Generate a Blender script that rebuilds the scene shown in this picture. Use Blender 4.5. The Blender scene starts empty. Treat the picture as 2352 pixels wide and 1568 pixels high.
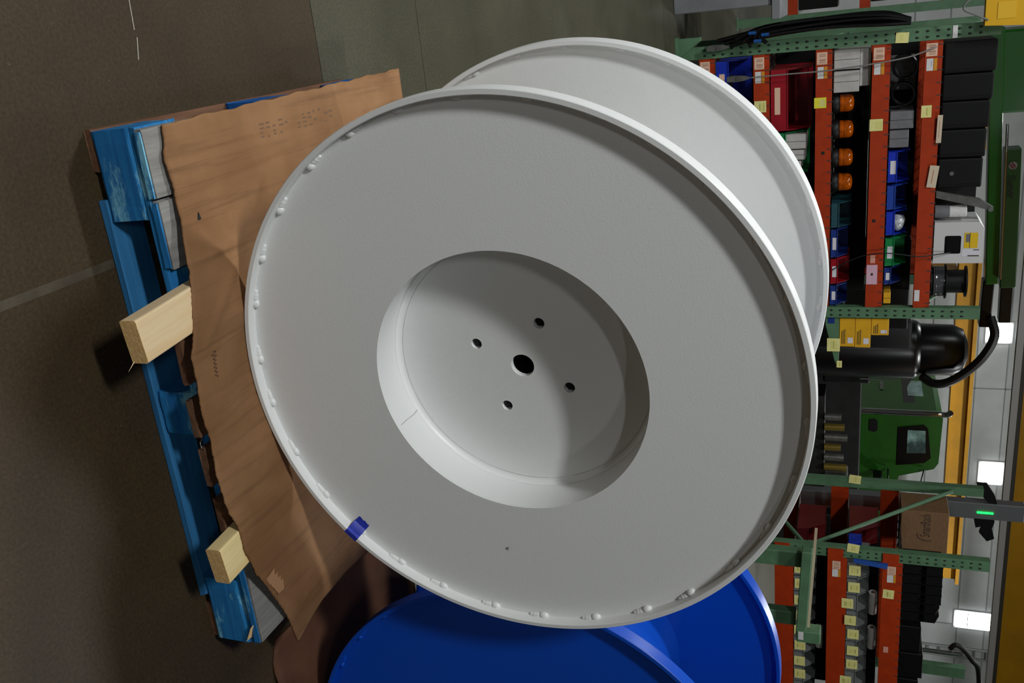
import bpy, bmesh, math, random
from mathutils import Vector, Matrix
random.seed(7)
S = bpy.context.scene
COL = S.collection
PI = math.pi

# ---------------------------------------------------------------- camera
# The photograph was taken with the camera turned on its side: picture right = up in the shop.
cam_d = bpy.data.cameras.new('camera')
cam = bpy.data.objects.new('camera', cam_d)
COL.objects.link(cam)
S.camera = cam
cam_d.sensor_fit = 'HORIZONTAL'
cam_d.sensor_width = 36.0
cam_d.lens = 2088.0 * 36.0 / 2352.0
cam_d.clip_start = 0.05
cam_d.clip_end = 200
CF = Vector((0.33713294, 0.87370044, -0.35069777))
CU = Vector((0.10214431, 0.33636131, 0.93617713))
CX = Vector((0.93589953, -0.35143793, 0.02415495))
M = Matrix.Identity(4)
for i in range(3):
    M[i][0] = CU[i]
    M[i][1] = -CX[i]
    M[i][2] = -CF[i]
M[2][3] = 1.44
cam.matrix_world = M
cam_d.dof.use_dof = False

# ---------------------------------------------------------------- world and exposure
W = bpy.data.worlds.new('world')
S.world = W
W.use_nodes = True
W.node_tree.nodes['Background'].inputs[0].default_value = (0.72, 0.82, 1.0, 1)
W.node_tree.nodes['Background'].inputs[1].default_value = 0.05
S.view_settings.view_transform = 'Standard'
S.view_settings.look = 'None'
S.view_settings.exposure = 0.0
S.view_settings.gamma = 1.0
S.view_settings.use_curve_mapping = False
S.cycles.use_denoising = True
S.cycles.max_bounces = 6
S.cycles.diffuse_bounces = 4
S.cycles.glossy_bounces = 2
S.cycles.transmission_bounces = 2
S.cycles.caustics_reflective = False
S.cycles.caustics_refractive = False
S.cycles.adaptive_threshold = 0.02

# high-bay lamps under the roof: (x, y, power)
LAMPS = [(-2.9, -1.2, 400), (-2.9, -6.0, 120), (4.6, -6.5, 50), (-2.9, 4.2, 340), (4.6, 4.2, 190), (-2.9, 11.0, 120),
         (6.5, 11.5, 200), (12.5, 12.0, 200), (2.0, 17.5, 190), (9.5, 19.0, 260), (15.5, 18.5, 290)]
LAMP_Z = 6.6

# ---------------------------------------------------------------- helpers
def lin(c):
    if isinstance(c, str):
        c = c.lstrip('#')
        c = [int(c[i:i + 2], 16) / 255 for i in (0, 2, 4)]
    return tuple((v / 12.92 if v <= 0.04045 else ((v + 0.055) / 1.055) ** 2.4) for v in c) + (1.0,)

MATS = {}
def mat(name, col, rough=0.5, metal=0.0, col2=None, scale=8.0, stretch=(1, 1, 1), lo=0.4, hi=0.65, detail=6.0,
        bump=0.0, bscale=60.0, bstretch=(1, 1, 1), spec=0.5, coat=0.0, emit=None, estr=0.0, trans=0.0, alpha=1.0):
    if name in MATS:
        return MATS[name]
    m = bpy.data.materials.new(name)
    m.use_nodes = True
    nt = m.node_tree
    b = nt.nodes['Principled BSDF']
    N = nt.nodes.new
    L = nt.links.new
    b.inputs['Roughness'].default_value = rough
    b.inputs['Metallic'].default_value = metal
    b.inputs['Specular IOR Level'].default_value = spec
    b.inputs['Coat Weight'].default_value = coat
    b.inputs['Coat Roughness'].default_value = 0.08
    b.inputs['Transmission Weight'].default_value = trans
    b.inputs['Alpha'].default_value = alpha
    b.inputs['Base Color'].default_value = lin(col)
    tc = N('ShaderNodeTexCoord')
    if col2 is not None:
        mp = N('ShaderNodeMapping')
        mp.inputs['Scale'].default_value = stretch
        no = N('ShaderNodeTexNoise')
        no.inputs['Scale'].default_value = scale
        no.inputs['Detail'].default_value = detail
        no.inputs['Roughness'].default_value = 0.62
        mr = N('ShaderNodeMapRange')
        mr.inputs[1].default_value = lo
        mr.inputs[2].default_value = hi
        mx = N('ShaderNodeMixRGB')
        mx.inputs[1].default_value = lin(col)
        mx.inputs[2].default_value = lin(col2)
        L(tc.outputs['Object'], mp.inputs[0])
        L(mp.outputs[0], no.inputs['Vector'])
        L(no.outputs['Fac'], mr.inputs[0])
        L(mr.outputs[0], mx.inputs[0])
        L(mx.outputs[0], b.inputs['Base Color'])
    if bump > 0:
        mp2 = N('ShaderNodeMapping')
        mp2.inputs['Scale'].default_value = bstretch
        n2 = N('ShaderNodeTexNoise')
        n2.inputs['Scale'].default_value = bscale
        n2.inputs['Detail'].default_value = 4.0
        bp = N('ShaderNodeBump')
        bp.inputs['Strength'].default_value = bump
        bp.inputs['Distance'].default_value = 0.003
        L(tc.outputs['Object'], mp2.inputs[0])
        L(mp2.outputs[0], n2.inputs['Vector'])
        L(n2.outputs['Fac'], bp.inputs['Height'])
        L(bp.outputs[0], b.inputs['Normal'])
    if emit is not None:
        b.inputs['Emission Color'].default_value = lin(emit)
        b.inputs['Emission Strength'].default_value = estr
    MATS[name] = m
    return m

def stripe_mat(name, c1, c2, scale, axis='X', thresh=0.5):
    """flat print: irregular bars, as on a barcode or lines of small type"""
    if name in MATS:
        return MATS[name]
    m = bpy.data.materials.new(name)
    m.use_nodes = True
    nt = m.node_tree
    b = nt.nodes['Principled BSDF']
    b.inputs['Roughness'].default_value = 0.6
    N = nt.nodes.new
    L = nt.links.new
    tc = N('ShaderNodeTexCoord')
    mp = N('ShaderNodeMapping')
    s = [0.0, 0.0, 0.0]
    s['XYZ'.index(axis)] = 1.0
    mp.inputs['Scale'].default_value = s
    no = N('ShaderNodeTexNoise')
    no.inputs['Scale'].default_value = scale
    no.inputs['Detail'].default_value = 3
    gt = N('ShaderNodeMath')
    gt.operation = 'GREATER_THAN'
    gt.inputs[1].default_value = thresh
    mx = N('ShaderNodeMixRGB')
    mx.inputs[1].default_value = lin(c1)
    mx.inputs[2].default_value = lin(c2)
    L(tc.outputs['Object'], mp.inputs[0])
    L(mp.outputs[0], no.inputs['Vector'])
    L(no.outputs['Fac'], gt.inputs[0])
    L(gt.outputs[0], mx.inputs[0])
    L(mx.outputs[0], b.inputs['Base Color'])
    MATS[name] = m
    return m

def tag(o, label, cat, group=None, kind=None):
    if label:
        o['label'] = label
    if cat:
        o['category'] = cat
    if group:
        o['group'] = group
    if kind:
        o['kind'] = kind
    return o

def thing(name, label, cat, loc=(0, 0, 0), rotz=0.0, group=None):
    o = bpy.data.objects.new(name, None)
    o.empty_display_size = 0.05
    COL.objects.link(o)
    o.location = loc
    o.rotation_euler = (0, 0, rotz)
    return tag(o, label, cat, group)

def obj(name, bm, m, parent=None, smooth=False, world=False, loc=None, rot=None):
    """link bm as one mesh object. world=True: vertices are in shop coordinates although the object has a parent."""
    me = bpy.data.meshes.new(name)
    bmesh.ops.recalc_face_normals(bm, faces=bm.faces)
    bm.to_mesh(me)
    bm.free()
    if smooth:
        for p in me.polygons:
            p.use_smooth = True
        me.set_sharp_from_angle(angle=math.radians(35))
    me.materials.append(m)
    o = bpy.data.objects.new(name, me)
    COL.objects.link(o)
    if parent is not None:
        o.parent = parent
        if world:
            o.matrix_parent_inverse = parent.matrix_basis.inverted()
    if loc is not None:
        o.location = loc
    if rot is not None:
        o.rotation_euler = rot
    return o

def inst(name, src, parent=None, loc=(0, 0, 0), rot=(0, 0, 0), m=None, scale=None):
    o = bpy.data.objects.new(name, src.data if hasattr(src, 'data') else src)
    COL.objects.link(o)
    o.parent = parent
    o.location = loc
    o.rotation_euler = rot
    if scale:
        o.scale = scale
    return o

def B():
    return bmesh.new()

def box(bm, x0, x1, y0, y1, z0, z1, bev=0.0, seg=1, mtx=None):
    t = bmesh.new()
    bmesh.ops.create_cube(t, size=1.0)
    bmesh.ops.transform(t, matrix=Matrix.Translation(((x0 + x1) / 2, (y0 + y1) / 2, (z0 + z1) / 2)) @
                        Matrix.Diagonal((abs(x1 - x0), abs(y1 - y0), abs(z1 - z0), 1)), verts=t.verts)
    if bev > 0:
        bmesh.ops.bevel(t, geom=t.edges[:], offset=bev, segments=seg, affect='EDGES', profile=0.5)
    if mtx is not None:
        bmesh.ops.transform(t, matrix=mtx, verts=t.verts)
    merge(bm, t)
    return bm

def merge(bm, t):
    vm = {}
    for v in t.verts:
        vm[v] = bm.verts.new(v.co)
    for f in t.faces:
        try:
            bm.faces.new([vm[v] for v in f.verts])
        except ValueError:
            pass
    t.free()

def cyl(bm, p0, p1, r, n=16, r2=None, cap=True):
    p0 = Vector(p0)
    p1 = Vector(p1)
    d = p1 - p0
    t = bmesh.new()
    bmesh.ops.create_cone(t, cap_ends=cap, segments=n, radius1=r, radius2=r if r2 is None else r2, depth=d.length)
    q = d.to_track_quat('Z', 'Y').to_matrix().to_4x4()
    bmesh.ops.transform(t, matrix=Matrix.Translation((p0 + p1) / 2) @ q, verts=t.verts)
    merge(bm, t)
    return bm

def tube(bm, pts, r, n=8):
    pts = [Vector(p) for p in pts]
    rings = []
    up = Vector((0, 0, 1))
    prev = None
    for i, p in enumerate(pts):
        a = pts[max(0, i - 1)]
        b = pts[min(len(pts) - 1, i + 1)]
        d = (b - a).normalized()
        if prev is None:
            ref = Vector((1, 0, 0)) if abs(d.dot(up)) > 0.9 else up
            s = d.cross(ref).normalized()
        else:
            s = (prev - d * prev.dot(d)).normalized()
        prev = s
        t = d.cross(s)
        rr = r[i] if isinstance(r, (list, tuple)) else r
        rings.append([bm.verts.new(p + (s * math.cos(2 * PI * k / n) + t * math.sin(2 * PI * k / n)) * rr) for k in range(n)])
    for i in range(len(rings) - 1):
        for k in range(n):
            bm.faces.new((rings[i][k], rings[i][(k + 1) % n], rings[i + 1][(k + 1) % n], rings[i + 1][k]))
    bm.faces.new(rings[0][::-1])
    bm.faces.new(rings[-1])
    return bm

def curve(pts, n=6):
    """Catmull-Rom through pts"""
    P = [Vector(p) for p in pts]
    P = [P[0] * 2 - P[1]] + P + [P[-1] * 2 - P[-2]]
    out = []
    for i in range(1, len(P) - 2):
        for k in range(n):
            t = k / n
            a, b, c, d = P[i - 1], P[i], P[i + 1], P[i + 2]
            out.append(0.5 * ((2 * b) + (c - a) * t + (2 * a - 5 * b + 4 * c - d) * t * t + (3 * b - 3 * c + d - a) * t ** 3))
    out.append(P[-2])
    return out

def lathe_y(bm, prof, n=128, closed=True):
    """revolve (radius, y) about the y axis"""
    rings = []
    for r, y in prof:
        rings.append([bm.verts.new((r * math.cos(2 * PI * k / n), y, r * math.sin(2 * PI * k / n))) for k in range(n)])
    m = len(rings)
    for i in range(m if closed else m - 1):
        a = rings[i]
        b = rings[(i + 1) % m]
        for k in range(n):
            bm.faces.new((a[k], a[(k + 1) % n], b[(k + 1) % n], b[k]))
    return bm

def lathe_z(bm, prof, n=24, at=(0, 0, 0)):
    rings = []
    for r, z in prof:
        rings.append([bm.verts.new((at[0] + r * math.cos(2 * PI * k / n), at[1] + r * math.sin(2 * PI * k / n), at[2] + z)) for k in range(n)])
    for i in range(len(rings) - 1):
        for k in range(n):
            bm.faces.new((rings[i][k], rings[i][(k + 1) % n], rings[i + 1][(k + 1) % n], rings[i + 1][k]))
    bm.faces.new(rings[0][::-1])
    bm.faces.new(rings[-1])
    return bm

def prism(bm, poly, y0, y1, plane='xz'):
    """extrude a polygon given in a plane: xz -> along y, yz -> along x, xy -> along z"""
    def P(a, b, c):
        return {'xz': (a, c, b), 'yz': (c, a, b), 'xy': (a, b, c)}[plane]
    v0 = [bm.verts.new(P(a, b, y0)) for a, b in poly]
    v1 = [bm.verts.new(P(a, b, y1)) for a, b in poly]
    bm.faces.new(v0)
    bm.faces.new(v1[::-1])
    n = len(poly)
    for i in range(n):
        bm.faces.new((v0[i], v1[i], v1[(i + 1) % n], v0[(i + 1) % n]))
    return bm

def text(name, s, size, m, parent, mtx, extrude=0.0005):
    cu = bpy.data.curves.new(name, 'FONT')
    cu.body = s
    cu.size = size
    cu.extrude = extrude
    cu.align_x = 'CENTER'
    cu.align_y = 'CENTER'
    tmp = bpy.data.objects.new(name, cu)
    COL.objects.link(tmp)
    me = bpy.data.meshes.new_from_object(tmp)
    bpy.data.objects.remove(tmp)
    me.transform(mtx)
    me.materials.append(m)
    o = bpy.data.objects.new(name, me)
    COL.objects.link(o)
    o['kind'] = 'stuff'
    if parent is not None:
        o.parent = parent
        o.matrix_parent_inverse = parent.matrix_basis.inverted()
    return o

FACE = Matrix(((1, 0, 0, 0), (0, 0, -1, 0), (0, 1, 0, 0), (0, 0, 0, 1)))   # text plane turned to face -y

# ---------------------------------------------------------------- materials
m_white = mat('white_powder_coat', '#e6e7e6', 0.36, bump=0.10, bscale=260, spec=0.45)
m_blue_coat = mat('blue_powder_coat', '#0746b2', 0.30, bump=0.08, bscale=260, spec=0.5)
m_tape = mat('blue_tape', '#2a3bb4', 0.55, col2='#202f9c', scale=60)
m_black = mat('black_plastic', '#060607', 0.5, col2='#0b0b0c', scale=12, spec=0.3)
m_blackgloss = mat('black_gloss', '#050506', 0.3, spec=0.4)
m_rubber = mat('black_rubber', '#0d0d0e', 0.45)
m_orange = mat('orange_beam_paint', '#a43204', 0.6, col2='#982c03', scale=9, bump=0.03, bscale=80, spec=0.3)
m_green = mat('green_rack_paint', '#55795a', 0.5, col2='#4b6b4e', scale=7, bump=0.03, bscale=90)
m_hole = mat('hole_dark', '#0b140c', 0.8)
m_steel = mat('galvanised_steel', '#8b8b88', 0.38, 0.85, col2='#74746f', scale=15)
m_wire = mat('zinc_wire', '#5a5654', 0.45, 0.6)
m_cream = mat('cream_label', '#dcb49c', 0.6)
m_barcode = stripe_mat('barcode_print', '#dcb49c', '#8a6250', 160, 'X', 0.52)
m_paper = mat('white_paper', '#d6d4d2', 0.65, col2='#c9c7c6', scale=30)
m_paperprint = stripe_mat('paper_print', '#d0cdd4', '#8d8b96', 70, 'Z', 0.60)
m_yel_tag = mat('pale_yellow_card', '#e2dc92', 0.6, col2='#d8d184', scale=30)
m_yel_print = stripe_mat('yellow_card_print', '#d8d27e', '#8f8a40', 90, 'Z', 0.55)
m_yel_bright = mat('bright_yellow_card', '#e6de3a', 0.6, col2='#d8d034', scale=30)
m_cardb_box = mat('box_cardboard', '#7a5a3c', 0.75, col2='#6d4f34', scale=14, stretch=(1, 1, 4))
m_ink = mat('box_ink', '#35251a', 0.7)

# ---------------------------------------------------------------- floor and shell
def floor_material(name, base, base2, speck, speckamt):
    m = bpy.data.materials.new(name)
    m.use_nodes = True
    nt = m.node_tree
    N = nt.nodes.new
    L = nt.links.new
    b = nt.nodes['Principled BSDF']
    b.inputs['Roughness'].default_value = 0.55
    b.inputs['Specular IOR Level'].default_value = 0.22
    tc = N('ShaderNodeTexCoord')
    n1 = N('ShaderNodeTexNoise')
    n1.inputs['Scale'].default_value = 2.2
    n1.inputs['Detail'].default_value = 8
    n1.inputs['Roughness'].default_value = 0.65
    r1 = N('ShaderNodeMapRange')
    r1.inputs[1].default_value = 0.35
    r1.inputs[2].default_value = 0.68
    mx1 = N('ShaderNodeMixRGB')
    mx1.inputs[1].default_value = lin(base)
    mx1.inputs[2].default_value = lin(base2)
    n2 = N('ShaderNodeTexNoise')
    n2.inputs['Scale'].default_value = 130
    n2.inputs['Detail'].default_value = 3
    n2.inputs['Roughness'].default_value = 0.7
    r2 = N('ShaderNodeMapRange')
    r2.inputs[1].default_value = 0.35
    r2.inputs[2].default_value = 0.72
    r2.inputs[3].default_value = 0.72
    r2.inputs[4].default_value = 1.32
    mul = N('ShaderNodeMixRGB')
    mul.blend_type = 'MULTIPLY'
    mul.inputs[0].default_value = 1.0
    vo = N('ShaderNodeTexVoronoi')
    vo.inputs['Scale'].default_value = 85
    th = N('ShaderNodeMapRange')
    th.inputs[1].default_value = 0.10
    th.inputs[2].default_value = 0.03
    n3 = N('ShaderNodeTexNoise')
    n3.inputs['Scale'].default_value = 38
    t3 = N('ShaderNodeMapRange')
    t3.inputs[1].default_value = 0.60
    t3.inputs[2].default_value = 0.66
    am = N('ShaderNodeMath')
    am.operation = 'MULTIPLY'
    am2 = N('ShaderNodeMath')
    am2.operation = 'MULTIPLY'
    am2.inputs[1].default_value = speckamt
    mx2 = N('ShaderNodeMixRGB')
    mx2.inputs[2].default_value = lin(speck)
    L(tc.outputs['Object'], n1.inputs['Vector'])
    L(tc.outputs['Object'], n2.inputs['Vector'])
    L(tc.outputs['Object'], vo.inputs['Vector'])
    L(tc.outputs['Object'], n3.inputs['Vector'])
    L(n1.outputs['Fac'], r1.inputs[0])
    L(r1.outputs[0], mx1.inputs[0])
    L(n2.outputs['Fac'], r2.inputs[0])
    L(mx1.outputs[0], mul.inputs[1])
    L(r2.outputs[0], mul.inputs[2])
    L(vo.outputs['Distance'], th.inputs[0])
    L(n3.outputs['Fac'], t3.inputs[0])
    L(th.outputs[0], am.inputs[0])
    L(t3.outputs[0], am.inputs[1])
    L(am.outputs[0], am2.inputs[0])
    L(am2.outputs[0], mx2.inputs[0])
    L(mul.outputs[0], mx2.inputs[1])
    L(mx2.outputs[0], b.inputs['Base Color'])
    bp = N('ShaderNodeBump')
    bp.inputs['Strength'].default_value = 0.12
    bp.inputs['Distance'].default_value = 0.002
    L(n2.outputs['Fac'], bp.inputs['Height'])
    L(bp.outputs[0], b.inputs['Normal'])
    return m

m_floor = floor_material('polished_aggregate_concrete', '#3b301f', '#32281a', '#9a8c70', 0.75)
m_floor2 = floor_material('grey_trowelled_concrete', '#454335', '#3a382c', '#605e50', 0.12)
m_joint = mat('joint_filler', '#433b2c', 0.7, col2='#352c1e', scale=14, lo=0.35, hi=0.6)

bm = B()
box(bm, -14, 26, -12, 26, -0.12, -0.02)
fl = tag(obj('floor', bm, m_joint), 'dark speckled concrete shop floor with a lighter grey bay', None, kind='structure')
slabs = [(-14, 0.390, -12, 2.357, m_floor), (0.410, 26, -12, 2.357, m_floor), (-14, 26, 2.360, 3.035, m_floor2),
         (-14, 26, 3.038, 26, m_floor2)]
for x0, x1, y0, y1, mm in slabs:
    bm = B()
    box(bm, x0, x1, y0, y1, -0.019, 0.0)
    obj('slab', bm, mm, fl)
bm = B()
box(bm, 0.3902, 0.4098, -12, 2.357, -0.019, -0.0012)
obj('joint_strip', bm, m_joint, fl)
# pale scratches on the slab by the pallet
bm = B()
for a, b2 in (((-0.30, 1.665), (-0.05, 1.645)), ((-0.035, 1.648), (0.01, 1.637)), ((-0.25, 1.70), (-0.12, 1.672))):
    box(bm, 0, math.hypot(b2[0] - a[0], b2[1] - a[1]), -0.0008, 0.0008, 0.0, 0.0003,
        mtx=Matrix.Translation((a[0], a[1], 0)) @ Matrix.Rotation(math.atan2(b2[1] - a[1], b2[0] - a[0]), 4, 'Z'))
obj('scratch', bm, mat('scratch_white', '#b5b0a6', 0.7), fl)

m_wall = mat('painted_wall', '#c4c7c6', 0.7, col2='#b9bcbb', scale=1.2)
m_wallg = mat('grey_wall', '#8d8f8f', 0.7)
m_ceil = mat('ceiling_deck', '#b9bbb9', 0.7, col2='#a9aba9', scale=2, stretch=(0.3, 6, 1))
def struct(name, x0, x1, y0, y1, z0, z1, m, label):
    bm = B()
    box(bm, x0, x1, y0, y1, z0, z1)
    return tag(obj(name, bm, m), label, None, kind='structure')
wb = struct('wall_back', -14, 26, 24.0, 24.2, -0.02, 8, m_wall, 'white painted back wall of the shop')
struct('wall_left', -14.2, -14, -12, 24, -0.02, 8, m_wallg, 'grey wall on the left of the shop')
struct('wall_right', 26, 26.2, -12, 24.2, -0.02, 8, m_wall, 'white wall on the right of the shop')
struct('wall_front', -14, 26, -12.2, -12, -0.02, 8, m_wallg, 'grey wall behind the camera')
ce = struct('ceiling', -14, 26, -12, 24.2, 7.6, 7.8, m_ceil, 'pale metal ceiling deck')
# panel joints on the back wall and roof trusses
bm = B()
for z in (2.6, 3.35, 4.4, 5.1):
    box(bm, -14, 26, 23.985, 23.999, z, z + 0.025)
for x in (10.2, 13.4, 17.5):
    box(bm, x, x + 0.03, 23.985, 23.999, 0, 7.6)
obj('panel_joint', bm, mat('panel_joint_grey', '#8f9494', 0.6), wb)
m_truss = mat('truss_grey', '#a3a7a7', 0.55)
for y in (15.5, 19.5, 22.8):
    bm = B()
    cyl(bm, (2, y, 6.9), (25, y, 6.9), 0.05, 8)
    cyl(bm, (2, y, 6.2), (25, y, 6.2), 0.05, 8)
    for i in range(23):
        cyl(bm, (2 + i, y, 6.2 + 0.7 * (i % 2)), (3 + i, y, 6.9 - 0.7 * (i % 2)), 0.025, 6)
    tag(obj('roof_truss', bm, m_truss, ce), None, None)

# lamps
m_lampbody = mat('lamp_housing', '#9a9c9c', 0.4, 0.5)
m_lampglow = mat('lamp_diffuser', '#ffffff', 0.5, emit='#ffffff', estr=6)
LABSEQ = ['left of the camera', 'behind the camera on the left', 'behind the camera on the right', 'over the left aisle', 'over the first rack',
          'far left past the racks', 'over the truck cab', 'over the right racks', 'beyond the crane boom', 'before the back wall', 'in the far right bay']
for i, (x, y, p) in enumerate(LAMPS):
    t = thing('high_bay_lamp', 'rectangular high bay lamp under the roof ' + LABSEQ[i], 'lamp', (x, y, LAMP_Z), group='high bay lamps')
    bm = B()
    prism(bm, [(-0.62, 0), (0.62, 0), (0.5, 0.09), (-0.5, 0.09)], -0.22, 0.22)
    obj('housing', bm, m_lampbody, t)
    bm = B()
    box(bm, -0.58, 0.58, -0.19, 0.19, -0.012, -0.002)
    obj('diffuser', bm, m_lampglow, t)
    for sx in (-0.45, 0.45):
        bm = B()
        cyl(bm, (sx, 0, 0.09), (sx, 0, 1.0), 0.006, 6)
        obj('hanger_rod', bm, m_steel, t)
    ld = bpy.data.lights.new('lamp_light', 'AREA')
    ld.shape = 'RECTANGLE'
    ld.size = 1.15
    ld.size_y = 0.4
    ld.energy = p
    ld.color = (0.97, 1.0, 1.0)
    lo = bpy.data.objects.new('lamp_light', ld)
    COL.objects.link(lo)
    lo.parent = t
    lo.location = (0, 0, -0.03)

# ---------------------------------------------------------------- spools
def spool(name, label, loc, rotz, m, beads):
    t = thing(name, label, 'cable reel', loc, rotz, 'steel reels')
    R, r = 0.61, 0.298
    def ring(y0, y1, nm):
        bm = B()
        lathe_y(bm, [(R, y0 + 0.0015), (R - 0.0015, y0), (R - 0.0105, y0), (R - 0.012, y0 + 0.0015), (R - 0.012, y1 - 0.0015),
                     (R - 0.0105, y1), (R - 0.0015, y1), (R, y1 - 0.0015)], 180)
        return obj(nm, bm, m, t, True)
    def disc(y0, y1, nm):
        bm = B()
        lathe_y(bm, [(R - 0.0118, y0), (R - 0.0118, y1), (r, y1), (r, y0)], 180)
        return obj(nm, bm, m, t, True)
    disc(0.025, 0.030, 'front_flange')
    fr = ring(0.0, 0.038, 'front_rim')
    disc(0.637, 0.642, 'back_flange')
    br = ring(0.611, 0.662, 'back_rim')
    bm = B()
    lathe_y(bm, [(r + 0.0045, 0.0302), (r + 0.0045, 0.6368), (r, 0.6368), (r, 0.0302)], 160)
    obj('drum', bm, m, t, True)
    # hub plates with the shaft hole and four bolt holes
    for y0, sgn in ((0.127, 1), (0.535, -1)):
        bm = B()
        edges = []
        def circ(cx, cz, rad, n):
            vs = [bm.verts.new((cx + rad * math.cos(2 * PI * k / n), y0, cz + rad * math.sin(2 * PI * k / n))) for k in range(n)]
            return [bm.edges.new((vs[k], vs[(k + 1) % n])) for k in range(n)]
        edges += circ(0, 0, r - 0.0004, 128)
        edges += circ(0, 0, 0.0262, 40)
        for a in (64, 154, 244, 334):
            edges += circ(0.112 * math.cos(math.radians(a)), 0.112 * math.sin(math.radians(a)), 0.0123, 24)
        res = bmesh.ops.triangle_fill(bm, edges=edges, use_beauty=True, use_dissolve=False)
        faces = [g for g in res['geom'] if isinstance(g, bmesh.types.BMFace)]
        ex = bmesh.ops.extrude_face_region(bm, geom=faces)
        vs = [g for g in ex['geom'] if isinstance(g, bmesh.types.BMVert)]
        bmesh.ops.translate(bm, vec=(0, 0.014, 0), verts=vs)
        hp = obj('hub_plate', bm, m, t)
        bm = B()
        yy = y0 if sgn > 0 else y0 + 0.014
        prof = [(r - 0.0003, yy - sgn * 0.011)]
        for k in range(7):
            a = k / 6 * PI / 2
            prof.append((r - 0.0003 - 0.011 + 0.011 * math.cos(a) if False else r - 0.012 * (1 - math.cos(a)) - 0.0003, yy - sgn * (0.012 - 0.012 * math.sin(a)) * 1.0))
        prof.append((r - 0.0135, yy))
        prof.append((r - 0.0003, yy + sgn * 0.001))
        lathe_y(bm, prof, 128)
        obj('hub_weld', bm, m, t, True)
    bm = B()
    lathe_y(bm, [(0.030, 0.142), (0.030, 0.534), (0.0262, 0.534), (0.0262, 0.142)], 32)
    obj('shaft_tube', bm, m_rubber, t, True)
    for a in (64, 154, 244, 334):
        bm = B()
        cx, cz = 0.112 * math.cos(math.radians(a)), 0.112 * math.sin(math.radians(a))
        cyl(bm, (cx, 0.138, cz), (cx, 0.150, cz), 0.0121, 6)
        obj('bolt_end', bm, m_black, t)
    # stitch welds: a short bead with a blob where the torch stopped
    def bead(yc, s):
        bm = B()
        a0 = -0.030
        pts = []
        rad = []
        for k in range(13):
            a = a0 + 0.060 * k / 12
            rr = R - 0.0135
            pts.append((rr * math.cos(a), yc, rr * math.sin(a)))
            rad.append(0.0060 * (0.45 + 0.55 * math.sin(PI * min(1, max(0, (k + 0.6) / 13)))) + 0.0006 * math.sin(k * 2.1))
        tube(bm, pts, rad, 8)
        tb = bmesh.new()
        bmesh.ops.create_icosphere(tb, subdivisions=2, radius=0.0095)
        a = 0.026 * s
        bmesh.ops.transform(tb, matrix=Matrix.Translation(((R - 0.0155) * math.cos(a), yc, (R - 0.0155) * math.sin(a))) @ Matrix.Rotation(-a, 4, 'Y') @ Matrix.Diagonal((0.8, 0.8, 1.25, 1)), verts=tb.verts)
        merge(bm, tb)
        return bm
    b1 = obj('weld_bead', bead(0.0235, 1), m, fr, True)
    b1.rotation_euler = (0, math.radians(0.5), 0)
    b2 = obj('weld_bead', bead(0.6355, -1), m, br, True)
    for k in range(1, 30):
        jit = random.uniform(-0.8, 0.8)
        inst('weld_bead', b1, fr, rot=(0, math.radians(0.5 - 12 * k + jit), 0))
        inst('weld_bead', b2, br, rot=(0, math.radians(-12 * k + jit), 0))
    return t, fr

white, wrim = spool('steel_reel', 'white powder coated steel reel standing on the blue pallet', (0.72336635, 1.58131179, 0.773), math.radians(4.19), m_white, True)
bm = B()
tube(bm, [(0.2975 * math.cos(a), y, 0.2975 * math.sin(a)) for a, y in ((-1.155, 0.118), (-1.150, 0.10), (-1.165, 0.07), (-1.172, 0.04))], 0.0009, 6)
obj('seam_line', bm, mat('seam_grey', '#a9aaa9', 0.5), white, True)  # thin grey line along the drum tube's weld
bm = B()
sx, sz = 0.416, -0.058
prism(bm, [(sx + 0.004, sz), (sx + 0.002, sz + 0.006), (sx - 0.003, sz + 0.004), (sx - 0.006, sz + 0.009), (sx - 0.005, sz + 0.001), (sx - 0.001, sz - 0.004)], 0.0247, 0.0252)
obj('scuff_mark', bm, mat('scuff_grey', '#8c8c8a', 0.6), white)
# painter's tape folded over the rim
bm = B()
a0, a1 = math.radians(-49.4), math.radians(-46.0)
prof = [(0.6106, 0.026), (0.6106, 0.010), (0.6106, -0.0006), (0.604, -0.0008), (0.5974, -0.0006), (0.5955, 0.006), (0.586, 0.0125), (0.581, 0.021), (0.573, 0.0243), (0.564, 0.0242)]
grid = []
for i in range(9):
    a = a0 + (a1 - a0) * i / 8
    grid.append([bm.verts.new(((rr + (0.0005 * math.sin(i * 2.3) if j > 6 else 0) - (0.003 * math.sin(i * 1.7) if j == len(prof) - 1 else 0)) * math.cos(a), y - (0.0004 if j > 5 else 0), rr * math.sin(a))) for j, (rr, y) in enumerate(prof)])
for i in range(8):
    for j in range(len(prof) - 1):
        bm.faces.new((grid[i][j], grid[i + 1][j], grid[i + 1][j + 1], grid[i][j + 1]))
tp = obj('tape', bm, m_tape, white, True)
tp['label'] = 'short strip of blue tape folded over the rim'

blue, brim = spool('steel_reel', 'bright blue powder coated steel reel on brown cardboard', (1.937, 1.704, 0.650), -0.031, m_blue_coat, True)
bm = B()
lathe = [(0.022 * math.cos(a), 0.013 * math.sin(a)) for a in [2 * PI * k / 20 for k in range(20)]]
for sgn in (1,):
    vs = [bm.verts.new((-0.243 + dx * 0.6, 0.50 + dy * 1.6, 0.184 + dx * 0.8)) for dx, dy in lathe]
    bm.faces.new(vs)
obj('drum_slot', bm, mat('slot_grey', '#4b4a48', 0.8), blue)

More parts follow.
